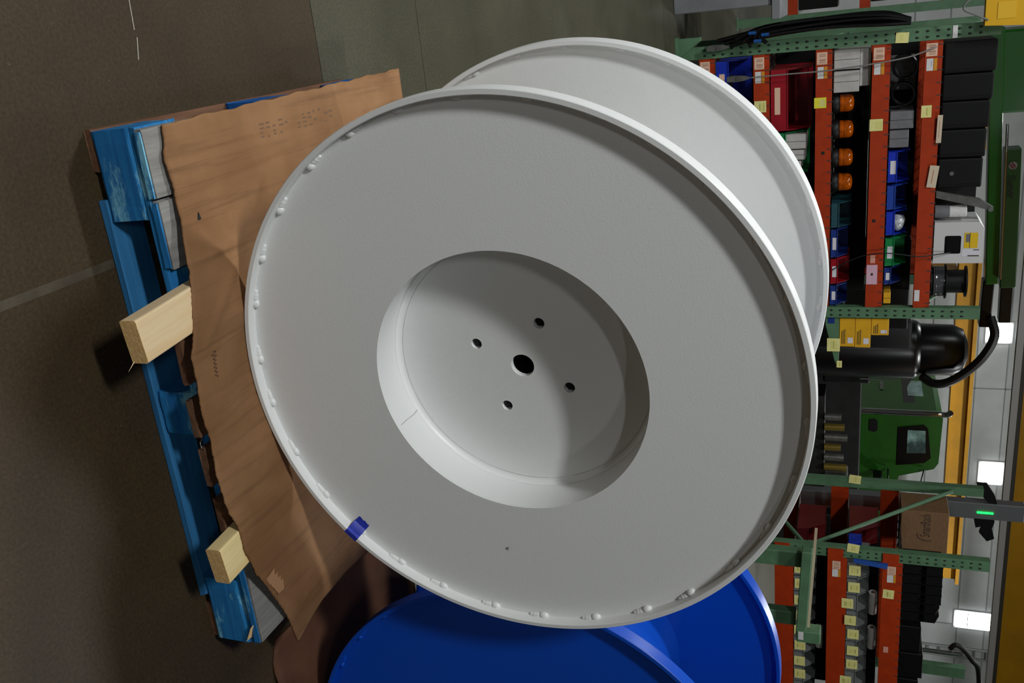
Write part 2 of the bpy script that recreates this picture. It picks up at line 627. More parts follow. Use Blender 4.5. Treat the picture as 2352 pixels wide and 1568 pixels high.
# ---------------------------------------------------------------- pallet
def wood_mat(name, c1, c2, c3, scale=5.0, axis=1, rough=0.75, worn=0.0):
    """grain stretched along axis, c3 shows where the paint is worn"""
    m = bpy.data.materials.new(name)
    m.use_nodes = True
    nt = m.node_tree
    N = nt.nodes.new
    L = nt.links.new
    b = nt.nodes['Principled BSDF']
    b.inputs['Roughness'].default_value = rough
    b.inputs['Specular IOR Level'].default_value = 0.3
    tc = N('ShaderNodeTexCoord')
    mp = N('ShaderNodeMapping')
    st = [14.0, 14.0, 14.0]
    st[axis] = 0.8
    mp.inputs['Scale'].default_value = st
    no = N('ShaderNodeTexNoise')
    no.inputs['Scale'].default_value = scale
    no.inputs['Detail'].default_value = 8
    no.inputs['Roughness'].default_value = 0.65
    cr = N('ShaderNodeMapRange')
    cr.inputs[1].default_value = 0.34
    cr.inputs[2].default_value = 0.66
    mx = N('ShaderNodeMixRGB')
    mx.inputs[1].default_value = lin(c1)
    mx.inputs[2].default_value = lin(c2)
    n2 = N('ShaderNodeTexNoise')
    n2.inputs['Scale'].default_value = 2.6
    n2.inputs['Detail'].default_value = 9
    n2.inputs['Roughness'].default_value = 0.72
    mp2 = N('ShaderNodeMapping')
    st2 = [5.0, 5.0, 5.0]
    st2[axis] = 1.6
    mp2.inputs['Scale'].default_value = st2
    c2r = N('ShaderNodeMapRange')
    c2r.inputs[1].default_value = 0.70 - worn
    c2r.inputs[2].default_value = 0.78 - worn
    mx2 = N('ShaderNodeMixRGB')
    mx2.inputs[2].default_value = lin(c3)
    bp = N('ShaderNodeBump')
    bp.inputs['Strength'].default_value = 0.35
    bp.inputs['Distance'].default_value = 0.002
    L(tc.outputs['Object'], mp.inputs[0])
    L(mp.outputs[0], no.inputs['Vector'])
    L(no.outputs['Fac'], cr.inputs[0])
    L(cr.outputs[0], mx.inputs[0])
    L(tc.outputs['Object'], mp2.inputs[0])
    L(mp2.outputs[0], n2.inputs['Vector'])
    L(n2.outputs['Fac'], c2r.inputs[0])
    L(c2r.outputs[0], mx2.inputs[0])
    L(mx.outputs[0], mx2.inputs[1])
    L(mx2.outputs[0], b.inputs['Base Color'])
    L(no.outputs['Fac'], bp.inputs['Height'])
    L(bp.outputs[0], b.inputs['Normal'])
    return m

m_bluewood_x = wood_mat('blue_pallet_paint_x', '#2478b0', '#155a94', '#74b0c8', 4.5, 0, worn=0.16)
m_bluewood_y = wood_mat('blue_pallet_paint_y', '#1a62ac', '#104c90', '#5f4a3a', 4.5, 1, worn=0.06)
m_bluewood_f = wood_mat('faded_blue_pallet_paint', '#2b6c9c', '#205680', '#7b7f7c', 4.0, 0, worn=0.08)
m_greywood = wood_mat('weathered_grey_wood', '#8a8884', '#6c6a66', '#4a4845', 4.0, 1, worn=0.04)
m_brownwood = wood_mat('bare_brown_wood', '#6b4a35', '#4f3525', '#8a6a50', 4.0, 1, worn=0.05)
m_brownwood_x = wood_mat('bare_brown_wood_x', '#6b4a35', '#4f3525', '#8a6a50', 4.0, 0, worn=0.05)

def plank(bm, x0, x1, y0, y1, z0, z1, rag=0.003, seed=0, axis='y'):
    """a board with sawn, knocked edges: subdivided along its length and jittered"""
    rnd = random.Random(seed)
    n = 7
    prof = [(0, 0.08), (0.03, 0), (0.97, 0), (1, 0.08), (1, 0.92), (0.97, 1), (0.03, 1), (0, 0.92)]
    rings = []
    for i in range(n):
        u = i / (n - 1)
        e = 1.0 if i in (0, n - 1) else 0.35
        row = []
        for a, c in prof:
            j = (rnd.uniform(-rag, rag) * e, rnd.uniform(-rag, rag) * 1.0 * e, rnd.uniform(-rag, rag) * 0.35)
            if axis == 'y':
                p = (x0 + (x1 - x0) * a + j[0] * 0.7, y0 + (y1 - y0) * u + (abs(j[1]) if i == 0 else -abs(j[1])), z0 + (z1 - z0) * c + j[2] * 0.5)
            else:
                p = (x0 + (x1 - x0) * u + (abs(j[0]) if i == 0 else -abs(j[0])), y0 + (y1 - y0) * a + j[1] * 0.7, z0 + (z1 - z0) * c + j[2] * 0.5)
            row.append(bm.verts.new(p))
        rings.append(row)
    for i in range(n - 1):
        for k in range(8):
            bm.faces.new((rings[i][k], rings[i][(k + 1) % 8], rings[i + 1][(k + 1) % 8], rings[i + 1][k]))
    bm.faces.new(rings[0][::-1])
    bm.faces.new(rings[-1])
    return bm

pal = thing('pallet', 'worn blue wooden block pallet under the white reel', 'pallet', (0.735, 1.94, 0))
PY0, PY1 = 1.434, 2.45
def pp(name, m, seed, *a, **k):
    bm = B()
    plank(bm, *a, seed=seed, **k)
    return obj(name, bm, m, pal, False, True)
# bottom boards
pp('bottom_board', m_brownwood, 1, 0.130, 0.214, PY0 + 0.002, PY1, 0.001, 0.0165)
pp('bottom_board', m_brownwood, 2, 1.245, 1.338, PY0 + 0.004, PY1, 0.001, 0.0165)
pp('bottom_board', m_brownwood, 3, 0.69, 0.79, PY0 + 0.10, PY1, 0.001, 0.0165)
pp('bottom_board', m_bluewood_f, 4, 0.268, 1.219, PY0 - 0.004, PY0 + 0.088, 0.001, 0.0175, axis='x')
pp('bottom_board', m_bluewood_f, 5, 0.216, 1.243, PY1 - 0.09, PY1, 0.001, 0.0175, axis='x')
# blocks
for i, (x0, x1) in enumerate(((0.130, 0.316), (0.690, 0.793), (1.166, 1.344))):
    for j, (y0, y1) in enumerate(((PY0, PY0 + 0.145), (1.872, 2.012), (2.31, PY1))):
        pp('block', m_bluewood_x if j == 0 else m_bluewood_y, 20 + 3 * i + j, x0, x1, y0, y1, 0.0178, 0.112, rag=0.004, axis='x')
# stringer boards and deck boards
for k, (y0, y1) in enumerate(((PY0 + 0.001, PY0 + 0.10), (1.89, 1.99), (2.34, PY1))):
    pp('stringer_board', m_bluewood_x if k == 0 else m_brownwood_x, 40 + k, 0.130, 1.342, y0, y1, 0.1125, 0.1275, rag=0.004, axis='x')
decks = [(0.136, 0.273, PY0, m_greywood), (0.2765, 0.415, PY0 + 0.002, m_greywood), (0.47, 0.55, PY0 + 0.03, m_brownwood), (0.558, 0.660, PY0 - 0.034, m_brownwood),
         (0.692, 0.780, PY0 - 0.040, m_brownwood), (0.806, 0.897, PY0 - 0.036, m_brownwood), (0.936, 1.020, PY0 - 0.030, m_brownwood), (1.03, 1.10, PY0 + 0.02, m_brownwood),
         (1.120, 1.338, PY0 + 0.002, m_greywood)]
for k, (x0, x1, y0, mm) in enumerate(decks):
    pp('deck_board', mm, 60 + k, x0, x1, y0, PY1, 0.128, 0.1435, rag=0.005)
# blue paint left on the sawn ends of the two left boards and the right one
for x0, x1 in ((0.139, 0.271), (0.279, 0.413), (1.124, 1.335)):
    bm = B()
    plank(bm, x0, x1, PY0 - 0.0035, PY0 + 0.0005, 0.129, 0.1425, seed=int(x0 * 1000), axis='x', rag=0.0015)
    obj('painted_end', bm, m_bluewood_x, pal, False, True)
# bent nails and staples at the broken ends
bm = B()
tube(bm, [(0.785, 1.425, 0.130), (0.788, 1.395, 0.142), (0.799, 1.392, 0.145), (0.803, 1.412, 0.133)], 0.0012, 6)
tube(bm, [(0.700, 1.432, 0.118), (0.696, 1.415, 0.121)], 0.001, 6)
tube(bm, [(0.735, 1.430, 0.116), (0.733, 1.414, 0.118)], 0.001, 6)
tube(bm, [(0.76, 1.430, 0.116), (0.752, 1.414, 0.113)], 0.001, 6)
obj('bent_nail', bm, m_steel, pal, False, True)
bm = B()
for k in range(7):
    tube(bm, [(1.285 + 0.006 * k, 1.437, 0.136 - 0.003 * k), (1.29 + 0.006 * k, 1.421, 0.131 - 0.003 * k)], [0.0032, 0.0004], 5)
obj('splinter', bm, mat('fresh_splinter', '#c9a878', 0.8), pal, False, True)

# 2x4 chocks under the cardboard
m_pine = wood_mat('new_pine', '#f2d9b0', '#e8c594', '#e0b078', 3.0, 1, 0.6, worn=0.0)
m_pine_y = wood_mat('new_pine_yellowish', '#ecd6a0', '#dfc384', '#d0ab6c', 3.0, 1, 0.6, worn=0.0)
m_pine_end = mat('pine_end_grain', '#d9b47a', 0.8, col2='#c49a60', scale=90, stretch=(1, 1, 2.5), bump=0.3, bscale=200)
def lumber(label, x, y, ang, length, m, seed):
    t = thing('lumber_block', label, 'lumber', (x, y, 0.1446), ang, 'two by four chocks')
    bm = B()
    w, h, e = 0.089, 0.038, 0.004
    prof = [(e, 0), (w - e, 0), (w - e * .3, e * .3), (w, e), (w, h - e), (w - e * .3, h - e * .3), (w - e, h), (e, h), (e * .3, h - e * .3), (0, h - e), (0, e), (e * .3, e * .3)]
    prism(bm, prof, 0.0, length)
    obj('beam', bm, m, t)
    rnd = random.Random(seed)
    bm = B()
    prism(bm, [(a + rnd.uniform(-.0005, .0005), b) for a, b in prof], -0.0012, 0.0)
    obj('sawn_end', bm, m_pine_end, t)
    return t
l1 = lumber('pale pine two by four sticking out furthest from under the cardboard', 0.4655, 1.262, math.radians(5.0), 0.80, m_pine, 3)
l2 = lumber('yellowish pine two by four stub sticking out beside the right pallet block', 1.012, 1.333, math.radians(5.0), 0.80, m_pine_y, 4)
bm = B()
tube(bm, [(0.086, -0.001, 0.004), (0.10, -0.016, -0.002)], [0.0012, 0.0002], 5)
obj('splinter', bm, m_pine, l1)

# cardboard sheet on the pallet
def cardboard_mat(name, c1, c2, c3, print_=True):
    m = bpy.data.materials.new(name)
    m.use_nodes = True
    nt = m.node_tree
    N = nt.nodes.new
    L = nt.links.new
    b = nt.nodes['Principled BSDF']
    b.inputs['Roughness'].default_value = 0.75
    b.inputs['Specular IOR Level'].default_value = 0.25
    tc = N('ShaderNodeTexCoord')
    n1 = N('ShaderNodeTexNoise')
    n1.inputs['Scale'].default_value = 5
    n1.inputs['Detail'].default_value = 8
    r1 = N('ShaderNodeMapRange')
    r1.inputs[1].default_value = 0.36
    r1.inputs[2].default_value = 0.64
    mx = N('ShaderNodeMixRGB')
    mx.inputs[1].default_value = lin(c1)
    mx.inputs[2].default_value = lin(c2)
    mp = N('ShaderNodeMapping')
    mp.inputs['Rotation'].default_value = (0, 0, math.radians(-8))
    mp.inputs['Scale'].default_value = (34, 1.3, 1)
    n2 = N('ShaderNodeTexNoise')
    n2.inputs['Scale'].default_value = 1.6
    n2.inputs['Detail'].default_value = 10
    n2.inputs['Roughness'].default_value = 0.7
    r2 = N('ShaderNodeMapRange')
    r2.inputs[1].default_value = 0.52
    r2.inputs[2].default_value = 0.74
    r2.inputs[4].default_value = 0.48
    mx2 = N('ShaderNodeMixRGB')
    mx2.inputs[2].default_value = lin(c3)
    wv = N('ShaderNodeTexWave')
    wv.wave_type = 'BANDS'
    wv.bands_direction = 'X'
    wv.inputs['Scale'].default_value = 22
    wv.inputs['Distortion'].default_value = 0.4
    ad = N('ShaderNodeMath')
    ad.operation = 'MULTIPLY_ADD'
    ad.inputs[1].default_value = 0.35
    bp = N('ShaderNodeBump')
    bp.inputs['Strength'].default_value = 0.13
    bp.inputs['Distance'].default_value = 0.0015
    L(tc.outputs['Object'], n1.inputs['Vector'])
    L(n1.outputs['Fac'], r1.inputs[0])
    L(r1.outputs[0], mx.inputs[0])
    L(tc.outputs['Object'], mp.inputs[0])
    L(mp.outputs[0], n2.inputs['Vector'])
    L(n2.outputs['Fac'], r2.inputs[0])
    L(r2.outputs[0], mx2.inputs[0])
    L(mx.outputs[0], mx2.inputs[1])
    L(mx2.outputs[0], b.inputs['Base Color'])
    L(tc.outputs['Object'], wv.inputs['Vector'])
    L(wv.outputs['Fac'], ad.inputs[0])
    L(n2.outputs['Fac'], ad.inputs[2])
    L(ad.outputs[0], bp.inputs['Height'])
    L(bp.outputs[0], b.inputs['Normal'])
    return m
m_card = cardboard_mat('corrugated_cardboard', '#8c6746', '#775435', '#3a2818')
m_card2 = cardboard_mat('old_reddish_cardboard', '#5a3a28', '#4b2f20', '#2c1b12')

def lerp_tab(tab, x):
    if x <= tab[0][0]:
        return tab[0][1]
    for (x0, y0), (x1, y1) in zip(tab, tab[1:]):
        if x <= x1:
            return y0 + (y1 - y0) * (x - x0) / (x1 - x0)
    return tab[-1][1]
FRONT = [(0.10, 1.488), (0.137, 1.488), (0.171, 1.482), (0.188, 1.471), (0.212, 1.472), (0.256, 1.475), (0.317, 1.468), (0.401, 1.442), (0.452, 1.428), (0.529, 1.408), (0.59, 1.384),
         (0.647, 1.391), (0.725, 1.387), (0.781, 1.398), (0.859, 1.388), (0.934, 1.389), (0.995, 1.402), (1.062, 1.403), (1.134, 1.425), (1.254, 1.490), (1.447, 1.577)]
RIGHT = [(1.577, 1.447), (1.628, 1.424), (1.691, 1.401), (1.819, 1.399), (1.95, 1.421), (2.6, 1.43)]
ZF = [(0.10, 0.1500), (0.3, 0.160), (0.45, 0.1845), (0.56, 0.1868), (0.65, 0.177), (0.8, 0.172), (0.95, 0.178), (1.005, 0.1866), (1.1, 0.1875), (1.2, 0.178), (1.34, 0.165), (1.46, 0.135)]
CREASE = [((0.59, 1.38), (0.59, 1.60)), ((0.692, 1.38), (0.701, 1.62)), ((0.772, 1.38), (0.752, 1.62)), ((0.858, 1.38), (0.867, 1.68)), ((0.958, 1.38), (0.973, 1.70)),
          ((0.205, 1.46), (0.208, 2.1)), ((0.286, 1.44), (0.251, 2.0))]
FOLD = [((0.286, 1.765), (0.585, 1.425)), ((1.155, 1.438), (1.33, 1.60)), ((0.42, 1.44), (0.30, 2.35))]
def segd(x, y, a, b):
    dx, dy = b[0] - a[0], b[1] - a[1]
    t = max(0, min(1, ((x - a[0]) * dx + (y - a[1]) * dy) / (dx * dx + dy * dy)))
    return math.hypot(x - a[0] - t * dx, y - a[1] - t * dy)
def sstep(a, b, x):
    t = min(1, max(0, (x - a) / (b - a)))
    return t * t * (3 - 2 * t)
def cz(x, y):
    xc = 0.7234 - 0.073 * (y - 1.58)
    base = 0.1500
    xe = x + 0.0875 * (y - 1.40)              # the ridges over the two chocks run back at the chocks' angle
    lift = lerp_tab(ZF, min(1.46, max(0.10, xe))) - base
    fade = 1 - 0.85 * sstep(1.62, 2.25, y)
    z = base + lift * (fade if x < 1.36 else 1)
    cap = 0.773 - math.sqrt(max(0.02, 0.6115 ** 2 - min(0.58, abs(x - xc)) ** 2)) - 0.0002
    k = sstep(1.46, 1.56, y) * sstep(2.36, 2.27, y)
    if k > 0 and z > cap:
        z = z + (max(cap, base) - z) * k
    z += 0.0012 * math.sin(9 * x + 3 * y) * math.sin(7 * y - 2 * x)
    for c in CREASE:
        d = segd(x, y, *c)
        if d < 0.03:
            z -= 0.0016 * math.exp(-(d / 0.006) ** 2)
    for c in FOLD:
        d = segd(x, y, *c)
        if d < 0.05:
            z += 0.0034 * math.exp(-(d / 0.010) ** 2)
    return z
nx, ny = 230, 110
bm = B()
gr = []
rnd = random.Random(5)
for i in range(nx + 1):
    row = []
    u = i / nx
    for j in range(ny + 1):
        v = j / ny
        xl = 0.134 - 0.016 * v + 0.0016 * math.sin(v * 37) + 0.001 * math.sin(v * 91)
        y0 = 0
        x = xl + (1.447 - xl) * u
        y0 = lerp_tab(FRONT, x) + rnd.uniform(-.0015, .0015)
        y1 = 2.548 - 0.05 * u
        y = y0 + (y1 - y0) * v
        xr = lerp_tab(RIGHT, y)
        x = xl + (xr - xl) * u
        row.append(bm.verts.new((x, y, cz(x, y))))
    gr.append(row)
for i in range(nx):
    for j in range(ny):
        bm.faces.new((gr[i][j], gr[i + 1][j], gr[i + 1][j + 1], gr[i][j + 1]))
cb = obj('cardboard_sheet', bm, m_card, None, True)
tag(cb, 'brown corrugated cardboard sheet spread over the blue pallet', 'cardboard')
md = cb.modifiers.new('thickness', 'SOLIDIFY')
md.thickness = 0.0045
md.offset = -1

# punched slit, pen squiggle and a scraped patch on the sheet
bm = B()
prism(bm, [(0.318, 1.520), (0.331, 1.512), (0.345, 1.511), (0.347, 1.519), (0.334, 1.524)], cz(0.33, 1.515) - 0.002, cz(0.33, 1.515) + 0.0006, 'xy')
o_ = obj('punched_slit', bm, m_hole, cb)
bm = B()
sq = [(0.600 + 0.0022 * k, 1.452 + 0.0065 * math.sin(k * 1.5) * (1.3 if k < 7 else 0.7)) for k in range(28)]
tube(bm, curve([(x, y, cz(x, y) + 0.0006) for x, y in sq], 3), 0.0007, 5)
obj('pen_squiggle', bm, mat('pen_mark', '#3a2416', 0.7), cb)
bm = B()
for k in range(4):
    x0_, y0_ = 1.165 + 0.016 * k, 1.452 + 0.010 * k
    zz = max(cz(x0_, y0_), cz(x0_ + 0.02, y0_ + 0.03), cz(x0_ - 0.01, y0_ + 0.03)) + 0.0006
    prism(bm, [(x0_, y0_), (x0_ + 0.018, y0_ + 0.006), (x0_ + 0.020, y0_ + 0.03), (x0_ - 0.008, y0_ + 0.034)], zz - 0.0012, zz, 'xy')
o_ = obj('torn_patch', bm, mat('raw_card', '#9c7350', 0.8), cb)
o_['kind'] = 'stuff'
# faded print
bm = B()
rp = random.Random(11)
for r_ in range(4):
    for c_ in range(13):
        if rp.random() < 0.35:
            continue
        x0_ = 0.176 + 0.010 * r_ + rp.uniform(-.002, .002)
        y0_ = 1.80 + 0.026 * c_
        zz = cz(x0_ + 0.003, y0_ + 0.01) + 0.0004
        box(bm, x0_, x0_ + 0.0045 + 0.002 * (c_ > 8), y0_, y0_ + rp.uniform(0.008, 0.019), zz - 0.002, zz)
o_ = obj('faded_print', bm, mat('faded_print', '#6a4e36', 0.8), cb)
o_['kind'] = 'stuff'

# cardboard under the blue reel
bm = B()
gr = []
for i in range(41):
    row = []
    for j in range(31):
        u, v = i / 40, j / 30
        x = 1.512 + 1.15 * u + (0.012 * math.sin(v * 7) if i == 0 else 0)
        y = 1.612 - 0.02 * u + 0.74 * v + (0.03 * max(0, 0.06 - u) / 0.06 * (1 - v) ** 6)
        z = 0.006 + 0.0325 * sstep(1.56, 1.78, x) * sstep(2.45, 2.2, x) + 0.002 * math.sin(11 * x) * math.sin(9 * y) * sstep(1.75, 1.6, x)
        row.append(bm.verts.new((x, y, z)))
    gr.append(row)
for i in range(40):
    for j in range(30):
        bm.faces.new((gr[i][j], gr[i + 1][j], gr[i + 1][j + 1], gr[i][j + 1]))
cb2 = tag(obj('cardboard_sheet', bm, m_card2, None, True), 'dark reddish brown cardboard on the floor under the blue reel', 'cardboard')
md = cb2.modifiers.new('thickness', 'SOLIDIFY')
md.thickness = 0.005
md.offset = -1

# ---------------------------------------------------------------- pallet racks
m_beamledge = mat('orange_beam_paint_dark', '#b03a12', 0.55)
m_binblue = mat('blue_bin_plastic', '#1030b4', 0.4, col2='#0d2a9e', scale=10)
m_binblue2 = mat('navy_bin_plastic', '#16307a', 0.42)
m_binred = mat('red_bin_plastic', '#96081a', 0.4, col2='#860716', scale=8)
m_binmaroon = mat('maroon_bin_plastic', '#5e0a10', 0.45)
m_bingreen = mat('green_bin_plastic', '#0a7a3e', 0.42)
m_binteal = mat('teal_bin_plastic', '#1d4650', 0.45)
m_bingrey = mat('grey_bin_plastic', '#6f7371', 0.55)
m_amber = mat('amber_lens', '#b45204', 0.12, spec=0.6, col2='#7a3402', scale=14)
m_greybox = mat('grey_carton', '#6d6d70', 0.7, col2='#606063', scale=9)
m_dkgrey = mat('dark_grey_case', '#3a3a3e', 0.6)
m_whitebox = mat('white_carton', '#b4b0ac', 0.7, col2='#a6a29e', scale=9)
m_yellowbox = mat('yellow_carton', '#d6a010', 0.55, col2='#c89410', scale=9)
m_darkjunk = mat('dark_parts_and_backing', '#0a0909', 0.7, col2='#120e0d', scale=5, spec=0.2)  # near-black; also colours the backing boxes added behind the shelves
m_chrome_early = mat('chrome_tube', '#b0b0b0', 0.15, 1.0)
m_clearbag = mat('clear_plastic_bag', '#c8ccd0', 0.12, spec=0.8, col2='#84888c', scale=25, bump=0.8, bscale=40)

def holes(bm, x0, x1, y, z0, z1, pitch, rows, off=0.0):
    """teardrop punchings on the face of a post"""
    n = int((z1 - z0) / pitch)
    for r_, fx in enumerate(rows):
        for k in range(n):
            z = z0 + (k + 0.5 + (0.0 if r_ == 0 else off)) * pitch
            x = x0 + (x1 - x0) * fx
            pts = [(x, z + 0.016)] + [(x + 0.010 * math.cos(a), z - 0.006 + 0.010 * math.sin(a)) for a in [math.radians(q) for q in (20, -20, -60, -90, -120, -160, 160)]]
            v = [bm.verts.new((px, y, pz)) for px, pz in pts]
            bm.faces.new(v)

def post(parent, x0, x1, y0, y1, z1, m=m_green, pitch=0.0745, punched=True):
    bm = B()
    w = 0.004
    # lipped channel, open to the back
    prism(bm, [(x0, y0), (x1, y0), (x1, y1), (x1 - 0.022, y1), (x1 - 0.022, y1 - w), (x1 - w, y1 - w), (x1 - w, y0 + w), (x0 + w, y0 + w), (x0 + w, y1 - w), (x0 + 0.022, y1 - w), (x0 + 0.022, y1), (x0, y1)], 0.008, z1, 'xy')
    p = obj('post', bm, m, parent, False, True)
    if punched:
        bm = B()
        holes(bm, x0, x1, y0 - 0.0006, 0.18, z1 - 0.04, pitch, (0.30, 0.74), 0.0)
        h = obj('punched_holes', bm, m_hole, p)
        h['kind'] = 'stuff'
    bm = B()
    box(bm, x0 - 0.03, x1 + 0.03, y0 - 0.03, y1 + 0.02, 0.0005, 0.008)
    obj('foot_plate', bm, m, parent, False, True)
    return p

def beam(parent, x0, x1, y0, z0, z1, face=None, m=m_orange):
    """step beam: tall front face, set back ledge above it"""
    bm = B()
    ledge = 0.035
    prism(bm, [(y0, z0), (y0, z1 - ledge), (y0 + 0.016, z1 - ledge), (y0 + 0.016, z1), (y0 + 0.055, z1), (y0 + 0.055, z0)], x0, x1, 'yz')
    b_ = obj('beam', bm, m, parent, False, True)
    return b_

def wire_deck(parent, x0, x1, y0, y1, z, drop):
    bm = B()
    n = int((x1 - x0) / 0.098)
    for k in range(n + 1):
        x = x0 + 0.03 + k * (x1 - x0 - 0.06) / n
        box(bm, x - 0.003, x + 0.003, y0, y1, z, z + 0.006)
        box(bm, x - 0.003, x + 0.003, y0 - 0.004, y0 + 0.001, z - drop, z + 0.006)
    for k in range(8):
        y = y0 + 0.02 + k * (y1 - y0 - 0.04) / 7
        box(bm, x0, x1, y - 0.003, y + 0.003, z - 0.006, z)
    box(bm, x0, x1, y0 - 0.0045, y0 - 0.0005, z - drop - 0.004, z - drop + 0.003)
    o = obj('wire_deck', bm, m_wire, parent, False, True)
    o['kind'] = 'stuff'
    return o

def card(parent, name, x0, x1, z0, z1, y, m, tilt=0.0, print_=None):
    bm = B()
    c = Vector(((x0 + x1) / 2, y, (z0 + z1) / 2))
    mt = Matrix.Translation(c) @ Matrix.Rotation(tilt, 4, 'Y') @ Matrix.Translation(-c)
    box(bm, x0, x1, y - 0.0012, y, z0, z1, mtx=mt)
    o = obj(name, bm, m, parent, False, parent is not None)
    if print_ is not None:
        bm = B()
        w, h = x1 - x0, z1 - z0
        box(bm, x0 + w * print_[1], x0 + w * print_[2], y - 0.0018, y - 0.0013, z0 + h * print_[3], z0 + h * print_[4], mtx=mt)
        q = obj('print', bm, print_[0], o)
    return o

RY = 8.1
rackL = thing('pallet_rack', 'green and orange pallet rack nearest the aisle with wire shelves and coloured bins', 'rack', (1.62, 8.6, 0))
for x0, x1 in ((0.425, 0.525), (2.72, 2.818)):
    post(rackL, x0, x1, RY, RY + 0.076, 2.44)
    post(rackL, x0, x1, 9.10, 9.176, 2.40, punched=False)
    for k in range(4):
        bm = B()
        z0 = 0.25 + k * 0.55
        cyl(bm, ((x0 + x1) / 2, RY + 0.07, z0), ((x0 + x1) / 2, 9.11, z0 + (0.5 if k % 2 else 0.0)), 0.016, 8)
        obj('brace', bm, m_green, rackL, False, True)
TIERS = [(0.165, 0.290), (0.610, 0.737), (1.105, 1.232), (1.535, 1.670), (1.918, 2.045)]
for z0, z1 in TIERS:
    bme = beam(rackL, 0.526, 2.719, RY + 0.004, z0, z1)
    beam(rackL, 0.526, 2.719, 9.115, z0, z1)
    wire_deck(rackL, 0.53, 2.715, RY + 0.02, 9.12, z1 + 0.001, 0.042)
    card(rackL, 'barcode_label', 0.548, 0.645, z0 + 0.008, z0 + 0.088, RY + 0.0038, m_cream, 0, (m_barcode, 0.08, 0.92, 0.25, 0.85))
    card(rackL, 'location_label', 0.662, 0.755, z0 + 0.014, z0 + 0.062, RY + 0.0038, m_paper, 0, (m_paperprint, 0.2, 0.6, 0.35, 0.75))
    card(rackL, 'warning_label', 0.662, 0.755, z0 + 0.066, z0 + 0.090, RY + 0.0038, mat('amber_label', '#c98a1e', 0.6))
for x0, x1, z0, z1, m, yy in ((0.90, 0.995, 0.615, 0.712, m_yel_tag, RY), (0.905, 0.99, 1.095, 1.190, m_yel_bright, RY), (1.105, 1.20, 1.528, 1.628, m_yel_tag, RY), (1.02, 1.115, 1.91, 1.985, m_yel_tag, RY)):
    card(rackL, 'paper_tag', x0, x1, z0, z1, yy + 0.001, m, 0, (m_yel_print, 0.2, 0.85, 0.45, 0.9))
card(rackL, 'paper_tag', 0.448, 0.527, 1.70, 1.795, RY - 0.003, m_yel_tag, 0.06, (m_yel_print, 0.2, 0.75, 0.35, 0.6))
card(rackL, 'paper_tag', 0.430, 0.522, 2.105, 2.14, RY - 0.003, m_paper)
card(rackL, 'pink_notice', 2.335, 2.51, 1.538, 1.625, RY + 0.001, mat('pink_paper', '#d2a8ba', 0.65, col2='#c79db0', scale=20), 0, (m_ink, 0.42, 0.55, 0.4, 0.6))
card(rackL, 'paper_label', 2.25, 2.32, 1.565, 1.605, RY + 0.002, mat('peach_label', '#d09080', 0.65))
card(rackL, 'paper_label', 2.56, 2.66, 1.925, 1.965, RY + 0.002, m_paper)
for x, z in ((1.36, 1.17), (1.95, 1.585)):
    bm = B()
    box(bm, x - 0.012, x + 0.012, RY + 0.001, RY + 0.0036, z - 0.012, z + 0.012)
    obj('beam_slot', bm, m_hole, rackL, False, True)

def bin_(label, x0, x1, z0, h, m, y0=RY + 0.03, depth=0.42, name='storage_bin', lab=True, group='storage bins on the left rack', front=0.42):
    """open fronted stacking bin"""
    w = x1 - x0
    t = thing(name, label, 'bin', (x0 + w / 2, y0, z0), 0, group)
    bm = B()
    e = 0.004
    side = [(0.0, 0.0), (0.02, h * front), (depth * 0.28, h), (depth, h), (depth, 0.0)]
    for sx in (-w / 2, w / 2 - e):
        prism(bm, side, sx, sx + e, 'yz')
    box(bm, -w / 2 + e, w / 2 - e, 0, depth, 0, e)
    box(bm, -w / 2 + e, w / 2 - e, depth - e, depth, e, h)
    box(bm, -w / 2 + e, w / 2 - e, 0.0, 0.012, e, h * front)
    # rolled rims
    box(bm, -w / 2 - 0.004, -w / 2 + 0.008, depth * 0.27, depth, h - 0.006, h + 0.002)
    box(bm, w / 2 - 0.008, w / 2 + 0.004, depth * 0.27, depth, h - 0.006, h + 0.002)
    box(bm, -w / 2, w / 2, -0.006, 0.014, h * front - 0.008, h * front)
    obj('shell', bm, m, t)
    if lab:
        bm = B()
        box(bm, -w * 0.22, w * 0.22, -0.0015, -0.0003, h * 0.10, h * 0.10 + min(0.045, h * 0.26))
        obj('label_card', bm, m_paperprint if w < 0.3 else m_cream, t)
    # dark parts lying in the bin
    bm = B()
    for k in range(5):
        a = random.uniform(-w / 2 + 0.03, w / 2 - 0.03)
        cyl(bm, (a, 0.05 + 0.05 * k, e + 0.01), (a * 0.6, 0.09 + 0.055 * k, e + h * 0.35), 0.018, 8)
    s_ = obj('loose_parts', bm, m_darkjunk, t)
    s_['kind'] = 'stuff'
    return t

def carton(label, x0, x1, y0, y1, z0, z1, m, name='carton', group=None, seam=True, tape=None):
    t = thing(name, label, 'box', ((x0 + x1) / 2, y0, z0), 0, group)
    w, d, h = x1 - x0, y1 - y0, z1 - z0
    bm = B()
    box(bm, -w / 2, w / 2, 0, d, 0, h, bev=min(0.004, h * 0.05))
    obj('body', bm, m, t)
    if seam:
        bm = B()
        box(bm, -w / 2 + 0.002, w / 2 - 0.002, d * 0.5 - 0.001, d * 0.5 + 0.001, h - 0.0005, h + 0.0004)
        box(bm, -0.0015, 0.0015, -0.0006, 0.0002, h * 0.02, h * 0.98)
        f_ = obj('flap_seam', bm, tape or m_darkjunk, t)
        f_['kind'] = 'stuff'
    return t

# lowest open tier
bin_('large navy blue bin on the lowest shelf with a paper label', 0.56, 0.92, 0.300, 0.25, m_binblue)
